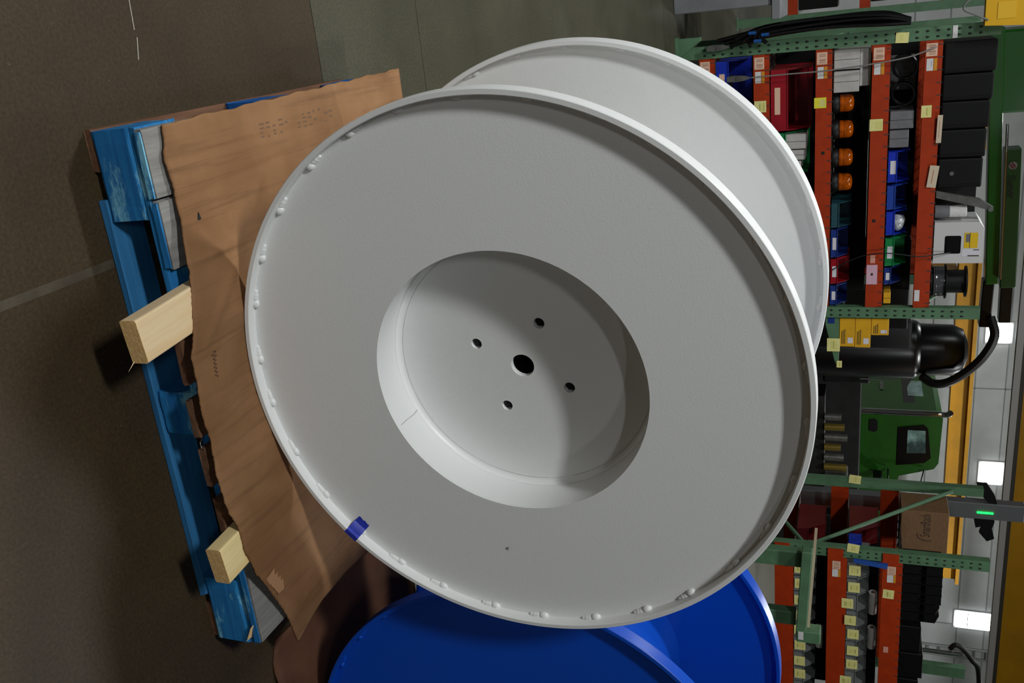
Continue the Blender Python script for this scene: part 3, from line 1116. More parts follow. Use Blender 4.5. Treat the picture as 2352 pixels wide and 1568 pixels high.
# second tier: wide red bin, green bin holding cartons
bin_('wide red open bin with a cream label on the second shelf', 0.665, 1.165, 0.747, 0.31, m_binred, depth=0.60, front=0.45)
gb = bin_('green open bin filled with white cartons beside the red bin', 1.185, 1.545, 0.747, 0.29, m_bingreen, depth=0.55, lab=False)
carton('white carton standing in the green bin, leftmost', 1.20, 1.325, RY + 0.06, RY + 0.30, 0.755, 1.035, m_whitebox, group='cartons in the green bin')
carton('white carton standing in the green bin, middle', 1.335, 1.42, RY + 0.07, RY + 0.30, 0.755, 1.025, m_whitebox, group='cartons in the green bin')
carton('white carton standing in the green bin, rightmost', 1.43, 1.51, RY + 0.08, RY + 0.30, 0.755, 0.99, m_whitebox, group='cartons in the green bin')
bin_('small blue bin right of the green bin', 1.56, 1.80, 0.747, 0.20, m_binblue2)
# third tier
carton('pale grey carton at the end of the third shelf', 0.545, 0.70, RY + 0.05, RY + 0.35, 1.243, 1.440, m_whitebox, group='pale cartons on the third shelf')
carton('pale grey carton next to the amber beacons', 0.712, 0.880, RY + 0.04, RY + 0.34, 1.243, 1.440, m_whitebox, group='pale cartons on the third shelf')
carton('flat pale carton lying on top of the two others', 0.545, 0.84, RY + 0.06, RY + 0.36, 1.441, 1.522, m_whitebox, group='pale cartons on the third shelf')
def beacon(label, x, y, z, s=1.0):
    t = thing('amber_beacon', label, 'beacon light', (x, y, z), 0, 'amber beacons')
    bm = B()
    lathe_z(bm, [(0.085 * s, 0), (0.085 * s, 0.03), (0.075 * s, 0.045), (0.07 * s, 0.05)], 24)
    obj('base', bm, m_black, t, True)
    bm = B()
    lathe_z(bm, [(0.070 * s, 0.05), (0.074 * s, 0.055), (0.074 * s, 0.075), (0.070 * s, 0.08), (0.072 * s, 0.085), (0.072 * s, 0.125), (0.066 * s, 0.145), (0.05 * s, 0.158), (0.02 * s, 0.163)], 24)
    obj('lens', bm, m_amber, t, True)
    bm = B()
    lathe_z(bm, [(0.03 * s, 0.164), (0.03 * s, 0.168), (0.01 * s, 0.171)], 12)
    obj('cap', bm, m_black, t, True)
    return t
beacon('amber beacon standing against the pale carton', 0.975, RY + 0.14, 1.243)
beacon('amber beacon, second from the pale carton', 1.19, RY + 0.14, 1.243)
beacon('amber beacon, third from the pale carton', 1.425, RY + 0.14, 1.243)
beacon('amber beacon, fourth from the pale carton, by the teal bin', 1.635, RY + 0.14, 1.243)
bin_('dark teal bin on the third shelf next to the beacons', 1.80, 2.01, 1.243, 0.155, m_binteal, lab=False)
bin_('blue bin between the teal bin and the small red bin', 2.03, 2.275, 1.243, 0.135, m_binblue2)
bin_('small red bin with a cream label on the third shelf', 2.292, 2.515, 1.243, 0.150, m_binred)
bin_('blue bin against the right post on the third shelf', 2.535, 2.712, 1.243, 0.135, m_binblue2)
# fourth tier
def coil(label, name, c, r, r2, turns, m, axis='y', cat='hose'):
    bm = B()
    pts = []
    for k in range(turns * 18 + 1):
        a = 2 * PI * k / 18
        j = 1 + 0.05 * math.sin(k * 0.7)
        off = (k / (turns * 18) - 0.5) * r2 * 2 * turns * 0.8
        if axis == 'y':
            pts.append((c[0] + r * j * math.cos(a), c[1] + off, c[2] + r * j * math.sin(a)))
        else:
            pts.append((c[0] + r * j * math.cos(a), c[1] + r * j * math.sin(a), c[2] + off))
    tube(bm, pts, r2, 7)
    return tag(obj(name, bm, m, None, True), label, cat)
coil('black hose coil standing on the fourth shelf by the left post', 'hose_coil', (0.72, RY + 0.16, 1.783), 0.09, 0.012, 5, m_blackgloss)
coil('black cable coil lying on the lowest shelf beside the navy bin', 'cable_coil', (1.12, RY + 0.2, 0.43), 0.11, 0.014, 6, m_blackgloss)
coil('black cable coil on the fourth shelf beside the grey cartons', 'cable_coil', (0.93, RY + 0.14, 1.775), 0.085, 0.011, 6, m_blackgloss)
carton('grey carton with dark lettering on the fourth shelf', 0.66, 0.92, RY + 0.34, RY + 0.60, 1.681, 1.875, m_greybox, group='grey cartons on the fourth shelf')
carton('dark grey carton, left of the pair on the fourth shelf', 1.06, 1.20, RY + 0.05, RY + 0.40, 1.681, 1.86, m_greybox, group='grey cartons on the fourth shelf')
carton('dark grey carton, right of the pair on the fourth shelf', 1.21, 1.355, RY + 0.07, RY + 0.40, 1.681, 1.83, m_greybox, group='grey cartons on the fourth shelf')
bin_('bright blue bin with a white card, next to the grey cartons', 1.385, 1.635, 1.681, 0.165, m_binblue)
bin_('mid blue bin holding black caps on the fourth shelf', 1.665, 1.865, 1.681, 0.155, mat('mid_blue_bin', '#1c3f9a', 0.4), lab=False)
b3 = bin_('bright blue bin with a clear bag next to the green bin', 1.885, 2.085, 1.681, 0.160, m_binblue, lab=False)
bm = B()
tb = bmesh.new()
bmesh.ops.create_icosphere(tb, subdivisions=3, radius=0.07)
for v in tb.verts:
    v.co *= 1 + 0.18 * math.sin(23 * v.co.x) * math.cos(31 * v.co.z)
    v.co.z *= 0.85
merge(bm, tb)
tag(obj('plastic_bag', bm, m_clearbag, None, True, loc=(1.985, RY + 0.13, 1.775)), 'crumpled clear plastic bag in the bright blue bin', 'bag')
bin_('green bin with a white card on the fourth shelf', 2.115, 2.355, 1.681, 0.170, m_bingreen)
bin_('short navy bin between the green bin and the right post', 2.375, 2.52, 1.681, 0.13, m_binblue2)
carton('small yellow carton by the right post on the fourth shelf', 2.60, 2.70, RY + 0.05, RY + 0.25, 1.681, 1.74, m_yellowbox)
# dark boxes added to keep the gaps behind the shelves black
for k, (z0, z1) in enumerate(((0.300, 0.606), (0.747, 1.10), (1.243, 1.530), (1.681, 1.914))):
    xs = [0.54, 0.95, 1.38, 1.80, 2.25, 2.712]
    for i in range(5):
        carton('added dark backing box on the %s, %s from left' % (('lowest shelf', 'second shelf', 'third shelf', 'fourth shelf')[k], ('first', 'second', 'third', 'fourth', 'fifth')[i]),
               xs[i] + 0.002, xs[i + 1] - 0.002, RY + (0.66 if i < 4 else 0.48), RY + 0.98, z0, z1 - random.uniform(0, 0.004), m_darkjunk, 'dark_box', 'dark backing added at the backs of the shelves', seam=False)
# top tier: row of black cases
xs = [0.55, 0.795, 1.005, 1.225, 1.455, 1.70]
for i in range(5):
    t = thing('equipment_case', 'black moulded case on the top shelf, %s from the left post' % ('first', 'second', 'third', 'fourth', 'fifth')[i], 'case', ((xs[i] + xs[i + 1]) / 2, RY + 0.03, 2.056), 0, 'black cases on the top shelf')
    w = xs[i + 1] - xs[i] - 0.008
    h = 0.375 - 0.012 * i
    bm = B()
    box(bm, -w / 2, w / 2, 0, 0.5, 0, h, bev=0.012, seg=2)
    obj('shell', bm, mat('black_case', '#070708', 0.55, spec=0.25), t)
    bm = B()
    box(bm, w / 2 - 0.03, w / 2 - 0.012, -0.004, 0.003, 0.01, h - 0.012)
    obj('hinge_strip', bm, m_darkjunk, t)
    if i == 4:
        bm = B()
        cyl(bm, (0.0, -0.006, h * 0.32), (0.0, 0.002, h * 0.32), 0.017, 16)
        obj('lock_button', bm, m_steel, t, True)
carton('added black backing box behind the steel bracket on the top shelf', 1.72, 2.36, RY + 0.50, RY + 0.80, 2.056, 2.40, m_black, 'dark_box', seam=False)  # added to darken the gap behind bracket and paper roll
# folded grey bracket, white paper roll and the white machine
t = thing('steel_bracket', 'bent grey steel bracket leaning beside the black cases', 'bracket', (1.80, RY + 0.05, 2.056))
bm = B()
prism(bm, [(-0.08, 0), (-0.02, 0), (0.06, 0.30), (0.10, 0.42), (0.07, 0.43), (0.00, 0.33)], 0, 0.05)
obj('plate', bm, m_steel, t)
bm = B()
cyl(bm, (0.085, -0.006, 0.41), (0.085, 0.056, 0.41), 0.02, 14)
obj('bolt', bm, m_steel, t, True)
t = thing('paper_roll', 'white paper roll with a grey core between bracket and white machine', 'roll', (1.905, RY + 0.10, 2.056))
bm = B()
lathe_z(bm, [(0.055, 0), (0.055, 0.11), (0.018, 0.11)], 24)
obj('core_wrap', bm, m_greybox, t, True)
bm = B()
lathe_z(bm, [(0.05, 0.111), (0.05, 0.23), (0.04, 0.24)], 24)
obj('paper', bm, m_paper, t, True)
t = thing('label_machine', 'white box shaped machine with a black panel and yellow warning sticker', 'machine', (2.155, RY + 0.02, 2.056))
bm = B()
prism(bm, [(-0.175, 0), (0.175, 0), (0.175, 0.375), (-0.12, 0.375), (-0.175, 0.335)], 0, 0.36)
obj('housing', bm, mat('machine_white', '#c4c3c2', 0.45), t)
bm = B()
box(bm, -0.06, 0.09, -0.004, 0.004, 0.085, 0.205, bev=0.008)
obj('display_panel', bm, m_blackgloss, t)
bm = B()
box(bm, -0.085, 0.045, -0.0015, -0.0002, 0.228, 0.330)
st_ = obj('warning_sticker', bm, mat('sticker_yellow', '#d8b010', 0.5), t)
bm = B()
box(bm, -0.075, -0.005, -0.0022, -0.0015, 0.240, 0.268)
obj('print', bm, m_greybox, st_)
bm = B()
box(bm, -0.085, 0.045, -0.0022, -0.0015, 0.2685, 0.2725)
obj('print', bm, m_ink, st_)
bm = B()
box(bm, 0.055, 0.115, -0.0015, -0.0002, 0.215, 0.350)
pl_ = obj('rating_plate', bm, m_paperprint, t)
bm = B()
box(bm, 0.106, 0.115, -0.0022, -0.0015, 0.260, 0.345)
box(bm, 0.057, 0.064, -0.0022, -0.0015, 0.300, 0.345)
q_ = obj('print', bm, m_ink, pl_)
q_['kind'] = 'stuff'
bm = B()
tube(bm, curve([(0.08, -0.008, 0.13), (0.09, -0.03, 0.02), (0.10, -0.05, -0.12), (0.07, -0.05, -0.35), (0.09, -0.05, -0.55), (0.17, -0.045, -0.72), (0.22, -0.04, -0.80)]), 0.005, 7)
obj('power_cord', bm, m_rubber, t, True)
# wire reel
t = thing('wire_reel', 'small black wire reel wound with shiny clear wire', 'wire reel', (2.545, RY + 0.06, 2.056))
bm = B()
for x in (-0.10, 0.0, 0.12):
    pass
lathe_z(bm, [(0.145, 0.0), (0.145, 0.012), (0.05, 0.012), (0.05, 0.115), (0.15, 0.115), (0.15, 0.125), (0.10, 0.128), (0.10, 0.27), (0.135, 0.272), (0.135, 0.285), (0.03, 0.285)], 28, (0, 0.15, 0))
obj('flanges', bm, m_black, t, True)
bm = B()
pts = []
for k in range(200):
    a = 2 * PI * k / 20
    pts.append((0.125 * math.cos(a), 0.15 + 0.125 * math.sin(a), 0.02 + 0.088 * k / 200))
tube(bm, pts, 0.0065, 6)
obj('wire_winding', bm, mat('clear_wire', '#6a6c70', 0.15, 0.6), t, True)
# cream paper cards hanging at the top shelf edge
for x0, x1, z0, z1, lb, ti in ((1.10, 1.32, 2.03, 2.068, 'cream paper card stuck at the top shelf edge below the black cases', 0.02), (1.50, 1.68, 1.985, 2.055, 'curled cream paper sheet hanging from the top shelf', 0.12)):
    tt = thing('paper_card', lb, 'paper', ((x0 + x1) / 2, RY - 0.01, z0), 0, 'loose paper cards on the rack')
    card(tt, 'sheet', x0, x1, z0, z1, RY - 0.008, mat('cream_paper', '#c9b8a0', 0.7), ti, (mat('red_scribble', '#b06a50', 0.7), 0.2, 0.8, 0.42, 0.5))
# grey cable with clevis hooks along the left post
def clevis(label, p, s=1.0):
    t = thing('clevis_hook', label, 'hook', p)
    bm = B()
    for dy in (-0.018, 0.012):
        prism(bm, [(-0.02 * s, -0.10 * s), (0.02 * s, -0.10 * s), (0.026 * s, -0.04 * s), (0.02 * s, 0.04 * s), (0.0, 0.10 * s), (-0.02 * s, 0.04 * s), (-0.026 * s, -0.04 * s)], dy, dy + 0.006)
        o = obj('cheek', bm, m_steel, t)
        bm = B()
    bm.free()
    bm = B()
    cyl(bm, (0, -0.03, -0.01), (0, 0.03, -0.01), 0.012, 12)
    obj('pin', bm, m_steel, t, True)
    return t
clevis('steel clevis hook hanging low on the left post', (0.44, RY - 0.05, 0.34))
clevis('steel clevis hook hanging before the navy bin', (0.70, RY - 0.05, 0.50))
bm = B()
tube(bm, curve([(0.70, RY - 0.05, 0.60), (0.695, RY - 0.045, 0.85), (0.69, RY - 0.04, 1.2), (0.665, RY - 0.035, 1.55), (0.635, RY - 0.03, 1.8), (0.59, RY - 0.02, 1.95), (0.575, RY - 0.008, 2.0)]), 0.006, 7)
tag(obj('steel_cable', bm, mat('cable_grey', '#8a8682', 0.5, 0.4), None, True), 'thin grey cable hanging down the front of the shelves', 'cable')
bm = B()
for i in range(9):
    dx = (i % 3) * 0.034
    dy = (i // 3) * 0.03
    j = random.uniform(-0.01, 0.01)
    tube(bm, curve([(0.385 + dx * .7, RY - 0.06 - dy, 0.33 + 0.05 * i), (0.315 + dx + j, RY - 0.06 - dy, 0.72), (0.285 + dx, RY - 0.05 - dy, 1.20), (0.295 + dx - j, RY - 0.05 - dy, 1.60), (0.35 + dx * 0.4, RY - 0.04 - dy * .6, 1.80)], 5), 0.0165, 7)
hb = obj('hoses', bm, m_blackgloss, None, True)
hb['kind'] = 'stuff'
t = thing('hose_bundle', 'bundle of black hoses with blue ferrules hanging on the left post', 'hose', (0.37, RY - 0.08, 0.3))
hb.parent = t
hb.matrix_parent_inverse = Matrix.Translation((-0.37, -(RY - 0.08), -0.3))
for z, x in ((0.62, 0.345), (0.72, 0.365), (0.66, 0.41)):
    bm = B()
    cyl(bm, (x, RY - 0.13, z - 0.03), (x, RY - 0.13, z + 0.03), 0.014, 10)
    obj('ferrule', bm, mat('blue_ferrule', '#2a62b0', 0.3, 0.4), t, True, True)
# green foot guard in front of the left post
t = thing('post_guard', 'green steel guard at the foot of the left post', 'guard', (0.42, RY - 0.10, 0))
bm = B()
prism(bm, [(0, 0), (0.16, 0), (0.16, 0.02), (0.10, 0.10), (0.03, 0.20), (0.0, 0.20)], -0.06, 0.05)
obj('plate', bm, m_green, t, loc=(-0.08, 0, 0))
bm = B()
box(bm, -0.09, 0.10, -0.08, 0.055, -0.0, 0.012)
obj('base', bm, m_green, t)

# yellow bin hooked at the top left of the rack
t = thing('wall_bin', 'yellow bin hooked on the top of the left post', 'bin', (0.345, RY - 0.12, 2.31))
bm = B()
prism(bm, [(-0.14, 0), (0.10, 0), (0.12, 0.30), (-0.16, 0.30)], -0.01, 0.10)
obj('shell', bm, mat('bin_yellow', '#d8a40a', 0.45), t)
bm = B()
box(bm, -0.06, 0.06, -0.0135, -0.0105, 0.08, 0.20)
obj('front_panel', bm, mat('bin_yellow_light', '#e0b020', 0.45), t)
bm = B()
tube(bm, curve([(0.06, -0.02, 0.02), (0.02, -0.03, -0.06), (-0.03, -0.03, -0.15), (-0.09, -0.03, -0.12), (-0.11, -0.02, -0.02)]), 0.007, 7)
obj('cord_loop', bm, mat('cord_grey', '#6c7068', 0.6), t, True)

# things hung outside the right post of the left rack
t = thing('side_bracket', 'green steel bracket plate on the right post holding yellow boxes', 'bracket', (2.83, RY + 0.02, 1.21))
bm = B()
prism(bm, [(0, 0), (0.06, 0), (0.32, 0.06), (0.44, 0.09), (0.44, 0.115), (0, 0.115)], 0, 0.16)
obj('plate', bm, m_green, t)
bm = B()
box(bm, -0.004, 0.05, -0.003, 0.0, 0.02, 0.075)
obj('blue_label', bm, m_binblue2, t)
for x0, x1, z0, z1, lb in ((2.832, 3.10, 1.327, 1.455, 'lowest yellow box on the green bracket with a white sticker'), (2.832, 3.105, 1.457, 1.588, 'middle yellow box on the green bracket with black print'), (2.832, 2.985, 1.590, 1.735, 'short topmost yellow box on the green bracket')):
    b_ = carton(lb, x0, x1, RY + 0.02, RY + 0.17, z0, z1, m_yellowbox, 'yellow_box', 'yellow boxes on the green bracket', seam=False)
    bm = B()
    w = (x1 - x0) / 2
    box(bm, w * 0.35, w * 0.75, -0.0012, -0.0002, (z1 - z0) * 0.55, (z1 - z0) * 0.9)
    obj('sticker', bm, m_paperprint, b_)
    bm = B()
    for k in range(3):
        box(bm, -w * 0.1 - k * 0.01, w * 0.8, -0.001, -0.0002, (z1 - z0) * (0.15 + 0.1 * k), (z1 - z0) * (0.19 + 0.1 * k))
    q_ = obj('print', bm, m_ink, b_)
    q_['kind'] = 'stuff'
tt = thing('hanging_tag', 'pale yellow tag hanging below the yellow boxes', 'tag', (3.07, RY, 1.23), 0, 'yellow tags by the bracket')
card(tt, 'sheet', 3.02, 3.145, 1.225, 1.335, RY + 0.012, m_yel_tag, 0, (m_yel_print, 0.2, 0.8, 0.3, 0.75))
tt = thing('hanging_tag', 'small pale tag at the tip of the green bracket', 'tag', (3.26, RY, 1.3), 0, 'yellow tags by the bracket')
card(tt, 'sheet', 3.235, 3.30, 1.31, 1.355, RY + 0.012, m_yel_tag, 0, (m_yel_print, 0.2, 0.8, 0.2, 0.8))

# ---------------------------------------------------------------- right rack
rackR = thing('pallet_rack', 'green and orange pallet rack behind the blue reel with rows of yellow tags', 'rack', (6.6, 8.7, 0))
post(rackR, 5.185, 5.295, RY, RY + 0.076, 2.68, pitch=0.0745)
post(rackR, 7.36, 7.47, RY, RY + 0.076, 2.68)
post(rackR, 5.06, 5.155, 9.25, 9.326, 2.74, punched=False)
post(rackR, 7.34, 7.47, 9.25, 9.326, 2.70, punched=False)
for z0, z1, ya, yb in ((1.08, 2.45, 8.17, 9.25), (0.35, 1.05, 9.25, 8.17)):
    bm = B()
    xa = 5.235 if ya < 9 else 5.11
    xb = 5.11 if ya < 9 else 5.235
    cyl(bm, (xa, ya, z0), (xb, yb, z1), 0.021, 8)
    obj('brace', bm, m_green, rackR, False, True)
RT = [(0.76, 0.94), (1.262, 1.442), (1.762, 1.942)]
for k, (z0, z1) in enumerate(RT):
    beam(rackR, 5.20 if k else 5.19, 7.36, RY - 0.012, z0, z1)
    beam(rackR, 5.16, 7.34, 9.26, z0, z1)
    if k == 2:
        wire_deck(rackR, 5.30, 7.345, RY + 0.004, 9.27, z1 + 0.001, 0.05)
    else:
        bm = B()
        box(bm, 5.30, 7.345, RY + 0.05, 9.27, z1 - 0.004, z1 + 0.004)
        obj('shelf_board', bm, m_bingrey, rackR, False, True)
    if k:
        card(rackR, 'barcode_label', 5.335, 5.425, z0 + 0.045, z0 + 0.12, RY - 0.0125, m_cream, 0, (m_barcode, 0.08, 0.92, 0.2, 0.85))
        card(rackR, 'location_label', 5.43, 5.515, z0 + 0.045, z0 + 0.10, RY - 0.0125, m_paper, 0, (m_paperprint, 0.2, 0.6, 0.35, 0.75))
        card(rackR, 'warning_label', 5.43, 5.515, z0 + 0.102, z0 + 0.122, RY - 0.0125, MATS['amber_label'])
card(rackR, 'paper_tag', 5.60, 5.70, 1.775, 1.875, RY - 0.0135, m_yel_tag, 0.05, (m_yel_print, 0.25, 0.8, 0.35, 0.8))
card(rackR, 'paper_label', 6.27, 6.34, 1.80, 1.845, RY - 0.0135, mat('peach_label', '#d09080', 0.65))
for x0, z0 in ((5.04, 1.56),):
    pass
tt = thing('hanging_tag', 'cream tag stuck to the far side post of the right rack', 'tag', (5.08, 9.2, 1.45), 0, 'tags on the right rack side frame')
card(tt, 'sheet', 5.0, 5.10, 1.44, 1.56, 9.243, m_yel_tag, 0.1, (m_yel_print, 0.2, 0.8, 0.4, 0.7))
tt = thing('hanging_tag', 'cream tag stuck to the near side post of the right rack', 'tag', (5.2, RY, 1.45), 0, 'tags on the right rack side frame')
card(tt, 'sheet', 5.13, 5.225, 1.44, 1.55, RY - 0.004, m_yel_tag, 0.1, (m_yel_print, 0.2, 0.8, 0.4, 0.7))
ORD = ['first', 'second', 'third', 'fourth', 'fifth', 'sixth', 'seventh', 'eighth', 'ninth']
def tagged_bins(xs, z, shelf, tag_z):
    for i, x in enumerate(xs):
        lb = 'yellow tagged grey bin, %s of the right rack, %s from post' % (shelf, ORD[i])
        t = bin_(lb, x, x + 0.168, z, 0.20, m_bingrey, RY + 0.01, 0.40, lab=False, group='grey tagged bins on the right rack', front=0.52)
        dz = tag_z[i % len(tag_z)]
        bm = B()
        c = (0.0, -0.0035, 0.045 + dz)
        box(bm, -0.055, 0.058, -0.0045, -0.0030, 0.004 + dz, 0.112 + dz)
        k_ = obj('yellow_card', bm, m_yel_tag, t, loc=(random.uniform(-0.012, 0.012), -0.003 if dz >= 0 else -0.020, 0))
        bm = B()
        box(bm, -0.02, 0.03, -0.0052, -0.0046, 0.03 + dz, 0.09 + dz)
        obj('print', bm, m_yel_print, k_)
tagged_bins([5.36 + 0.186 * k for k in range(9)], 1.447, 'middle shelf', [0.01, 0.006, -0.05, -0.02, 0.01])
tagged_bins([5.39 + 0.186 * k for k in range(9)], 0.945, 'lower shelf', [0.0, 0.004])
# white rolls lying in some of the bins
for x, z, lb in ((5.86, 1.660, 'white paper towel roll over the middle shelf bins, left'), (6.28, 1.660, 'white paper towel roll over the middle shelf bins, right'), (6.35, 1.158, 'white crumpled roll over the lower shelf bins')):
    t = thing('paper_roll', lb, 'roll', (x, RY + 0.12, z), 0, 'white rolls on the right rack')
    bm = B()
    cyl(bm, (-0.12, 0, 0.03), (0.14, 0.03, 0.03), 0.04, 16)
    obj('paper', bm, m_paper, t, True)
    bm = B()
    cyl(bm, (-0.123, 0, 0.03), (-0.119, 0, 0.03), 0.018, 12)
    obj('core', bm, m_cardb_box, t, True)
# dark boxes added so the gaps behind the bins stay black
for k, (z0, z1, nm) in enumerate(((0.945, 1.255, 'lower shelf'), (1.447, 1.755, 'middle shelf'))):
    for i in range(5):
        carton('added dark box behind the %s bins of the right rack, %s from post' % (nm, ORD[i]), 5.48 + 0.36 * i, 5.83 + 0.36 * i, RY + 0.55, RY + 1.05, z0, z1, m_darkjunk, 'dark_box', 'dark backing added on the right rack', seam=False)
# things seen through the side frame
bin_('dark red bin behind the side frame on the middle shelf', 5.26, 5.46, 1.452, 0.28, m_binmaroon, RY + 0.45, 0.5, group='bins behind the side frame', lab=False)
bin_('dark red bin behind the side frame on the lower shelf', 5.26, 5.46, 0.95, 0.27, m_binmaroon, RY + 0.40, 0.5, group='bins behind the side frame', lab=False)
bin_('small blue bin behind the side frame', 5.26, 5.345, 1.452, 0.12, m_binblue, RY + 0.18, 0.22, group='bins behind the side frame', lab=False)
# black file holders on the top shelf
for i in range(6):
    x0 = 5.315 + 0.107 * i
    t = thing('file_holder', 'black magazine file on the top right shelf, %s from the post' % ORD[i], 'file holder', (x0, RY + 0.02, 1.952), 0, 'black files on the top right shelf')
    bm = B()
    w = 0.098
    prism(bm, [(0, 0), (0.28, 0), (0.28, 0.345), (0.12, 0.345), (0.0, 0.345 if i < 4 else 0.30)], 0, 0.004, 'yz')
    prism(bm, [(0, 0), (0.28, 0), (0.28, 0.345), (0.12, 0.345), (0.0, 0.345 if i < 4 else 0.30)], w - 0.004, w, 'yz')
    box(bm, 0.004, w - 0.004, 0, 0.28, 0, 0.004)
    box(bm, 0.004, w - 0.004, 0.0, 0.004, 0.004, 0.16)
    box(bm, 0.004, w - 0.004, 0.0, 0.004, 0.20, 0.342 if i < 4 else 0.298)
    box(bm, 0.004, w - 0.004, 0.276, 0.28, 0.004, 0.34)
    obj('shell', bm, m_black, t)
    bm = B()
    box(bm, w / 2 - 0.006, w / 2 + 0.006, -0.012, -0.0005, 0.155, 0.205)
    obj('clip', bm, m_blackgloss, t)
for i in range(3):
    carton('black box on the top right shelf past the files, %s' % ORD[i], 6.05 + 0.32 * i, 6.34 + 0.32 * i, RY + 0.06, RY + 0.5, 1.952, 2.14 + 0.03 * (i % 2), m_black, 'dark_box', 'black boxes past the files', seam=False)
bm = B()
prism(bm, [(0, 0), (0.03, 0), (0.07, 0.30), (0.02, 0.31)], 0, 0.03)
tag(obj('blue_strap', bm, mat('blue_strap', '#1b4a9c', 0.6), None, loc=(5.28, RY - 0.045, 1.50)), 'blue plastic strap tied along the near right post', 'strap')
# big carton lying upside down on the side of the top shelf
t = thing('shipping_carton', 'brown shipping carton with an upside down printed logo on the top right shelf', 'box', (5.38, 8.86, 1.950))
bm = B()
box(bm, -0.225, 0.30, 0.0, 0.37, 0, 0.445, bev=0.004)
obj('body', bm, m_cardb_box, t)
bm = B()
box(bm, -0.226, 0.301, 0.185, 0.192, 0.4448, 0.4454)
obj('flap_seam', bm, m_ink, t)
text('printed_logo', 'SmartRack', 0.135, m_ink, t, Matrix.Translation((5.312, 8.859, 2.185)) @ Matrix.Rotation(PI, 4, 'Y') @ FACE @ Matrix.Diagonal((0.46, 1, 1, 1)), 0.0004)
bm = B()
tube(bm, curve([(5.41, 8.859, 2.105), (5.465, 8.859, 2.125), (5.49, 8.859, 2.19), (5.485, 8.859, 2.25)], 8), [0.002 + 0.003 * math.sin(PI * k / 24) for k in range(25)], 6)
obj('logo_swoosh', bm, m_ink, t, True, True)
# signal post with a green lamp bar behind the carton
t = thing('signal_post', 'grey post with a glowing green lamp bar behind the brown carton', 'signal lamp', (5.54, 9.68, 0))
bm = B()
box(bm, 5.44, 5.635, 9.62, 9.74, 0.0, 3.2, bev=0.01)
obj('post', bm, mat('signal_grey', '#5c5e60', 0.5), t, False, True)
bm = B()
box(bm, 5.535, 5.555, 9.605, 9.619, 2.74, 2.90, bev=0.003)
obj('lamp_bar', bm, mat('green_led', '#30ff70', 0.4, emit='#10f050', estr=3.0), t, False, True)
bm = B()
prism(bm, [(5.20, 2.72), (5.30, 2.74), (5.42, 2.84), (5.43, 2.93), (5.33, 2.90), (5.20, 2.82)], 9.62, 9.66)
obj('bracket', bm, m_black, t, False, True)
bm = B()
prism(bm, [(5.65, 2.72), (5.74, 2.74), (5.72, 2.80), (5.80, 2.78), (5.90, 2.86), (5.86, 2.93), (5.74, 2.90), (5.65, 2.92)], 9.62, 9.66)
obj('bracket', bm, m_black, t, False, True)
# handle of a hand truck by the far upright
t = thing('hand_truck', 'black hand truck with a chrome elbow standing behind the right rack', 'hand truck', (7.5, 9.6, 0))
bm = B()
tube(bm, curve([(7.24, 9.45, 2.56), (7.18, 9.45, 2.61), (7.22, 9.45, 2.69), (7.36, 9.45, 2.79), (7.48, 9.45, 2.86), (7.9, 9.45, 2.90)]), 0.028, 10)
obj('handle', bm, m_rubber, t, True, True)
bm = B()
cyl(bm, (7.30, 9.45, 0.0), (7.30, 9.45, 2.66), 0.026, 12)
obj('tube', bm, m_chrome_early, t, True, True)

# ---------------------------------------------------------------- green bench in front of the right rack
t = thing('steel_stand', 'green square tube stand with a board, in front of the right rack', 'stand', (4.6, 6.5, 0))
for x0, x1, z1 in ((4.225, 4.365, 1.10), (4.80, 4.925, 1.06)):
    bm = B()
    box(bm, x0, x1, 6.47, 6.56, 0.005, z1, bev=0.006)
    obj('leg', bm, m_green, t, False, True)
bm = B()
box(bm, -0.40, 0.40, -0.045, 0.045, -0.04, 0.04, bev=0.006, mtx=Matrix.Translation((4.57, 6.44, 1.125)) @ Matrix.Rotation(0.055, 4, 'Y'))
obj('top_rail', bm, m_green, t, False, True)
bm = B()
box(bm, 4.905, 5.015, 6.38, 6.50, 1.07, 1.255, bev=0.006)
obj('end_cap', bm, m_green, t, False, True)
card(t, 'paper_label', 4.91, 4.985, 1.085, 1.125, 6.379, m_paper, 0, (m_paperprint, 0.2, 0.8, 0.3, 0.7))
bm = B()
box(bm, -0.36, 0.36, -0.03, 0.35, 0.0, 0.022, mtx=Matrix.Translation((4.56, 6.47, 1.168)) @ Matrix.Rotation(0.055, 4, 'Y'))
obj('board', bm, mat('cream_board', '#b9a98e', 0.7), t, False, True)
for x0, x1 in ((4.20, 5.02),):
    bm = B()
    box(bm, x0, x1, 6.44, 6.60, 0.0, 0.006)
    obj('foot', bm, m_green, t, False, True)

# ---------------------------------------------------------------- truck, crane and the far bay
m_cab = mat('truck_green', '#174f08', 0.4, coat=0.0, col2='#134706', scale=3)
m_glass = mat('cab_glass', '#8fb0a8', 0.05, spec=0.8, col2='#3c4c4a', scale=2.2, detail=3)
m_chrome = mat('chrome', '#b8b8b8', 0.12, 1.0)
m_frame = mat('chassis_black', '#101011', 0.5, col2='#1a1a1b', scale=6)
t = thing('truck', 'green truck cab seen from behind with chrome exhaust stack', 'truck', (8.0, 17.0, 0))
bm = B()
prism(bm, [(7.35, 1.52), (8.62, 1.62), (8.60, 2.30), (8.42, 2.86), (8.30, 2.93), (7.42, 2.96), (7.33, 2.86)], 16.0, 18.25)
obj('cab', bm, m_cab, t, False, True)
bm = B()
prism(bm, [(8.62, 1.55), (9.75, 1.60), (9.78, 1.95), (9.60, 2.12), (8.62, 2.30)], 16.1, 18.15)
obj('hood', bm, m_cab, t, False, True)
bm = B()
prism(bm, [(7.62, 2.24), (8.38, 2.24), (8.30, 2.70), (8.20, 2.80), (7.62, 2.73), (7.55, 2.66)], 15.985, 15.999)
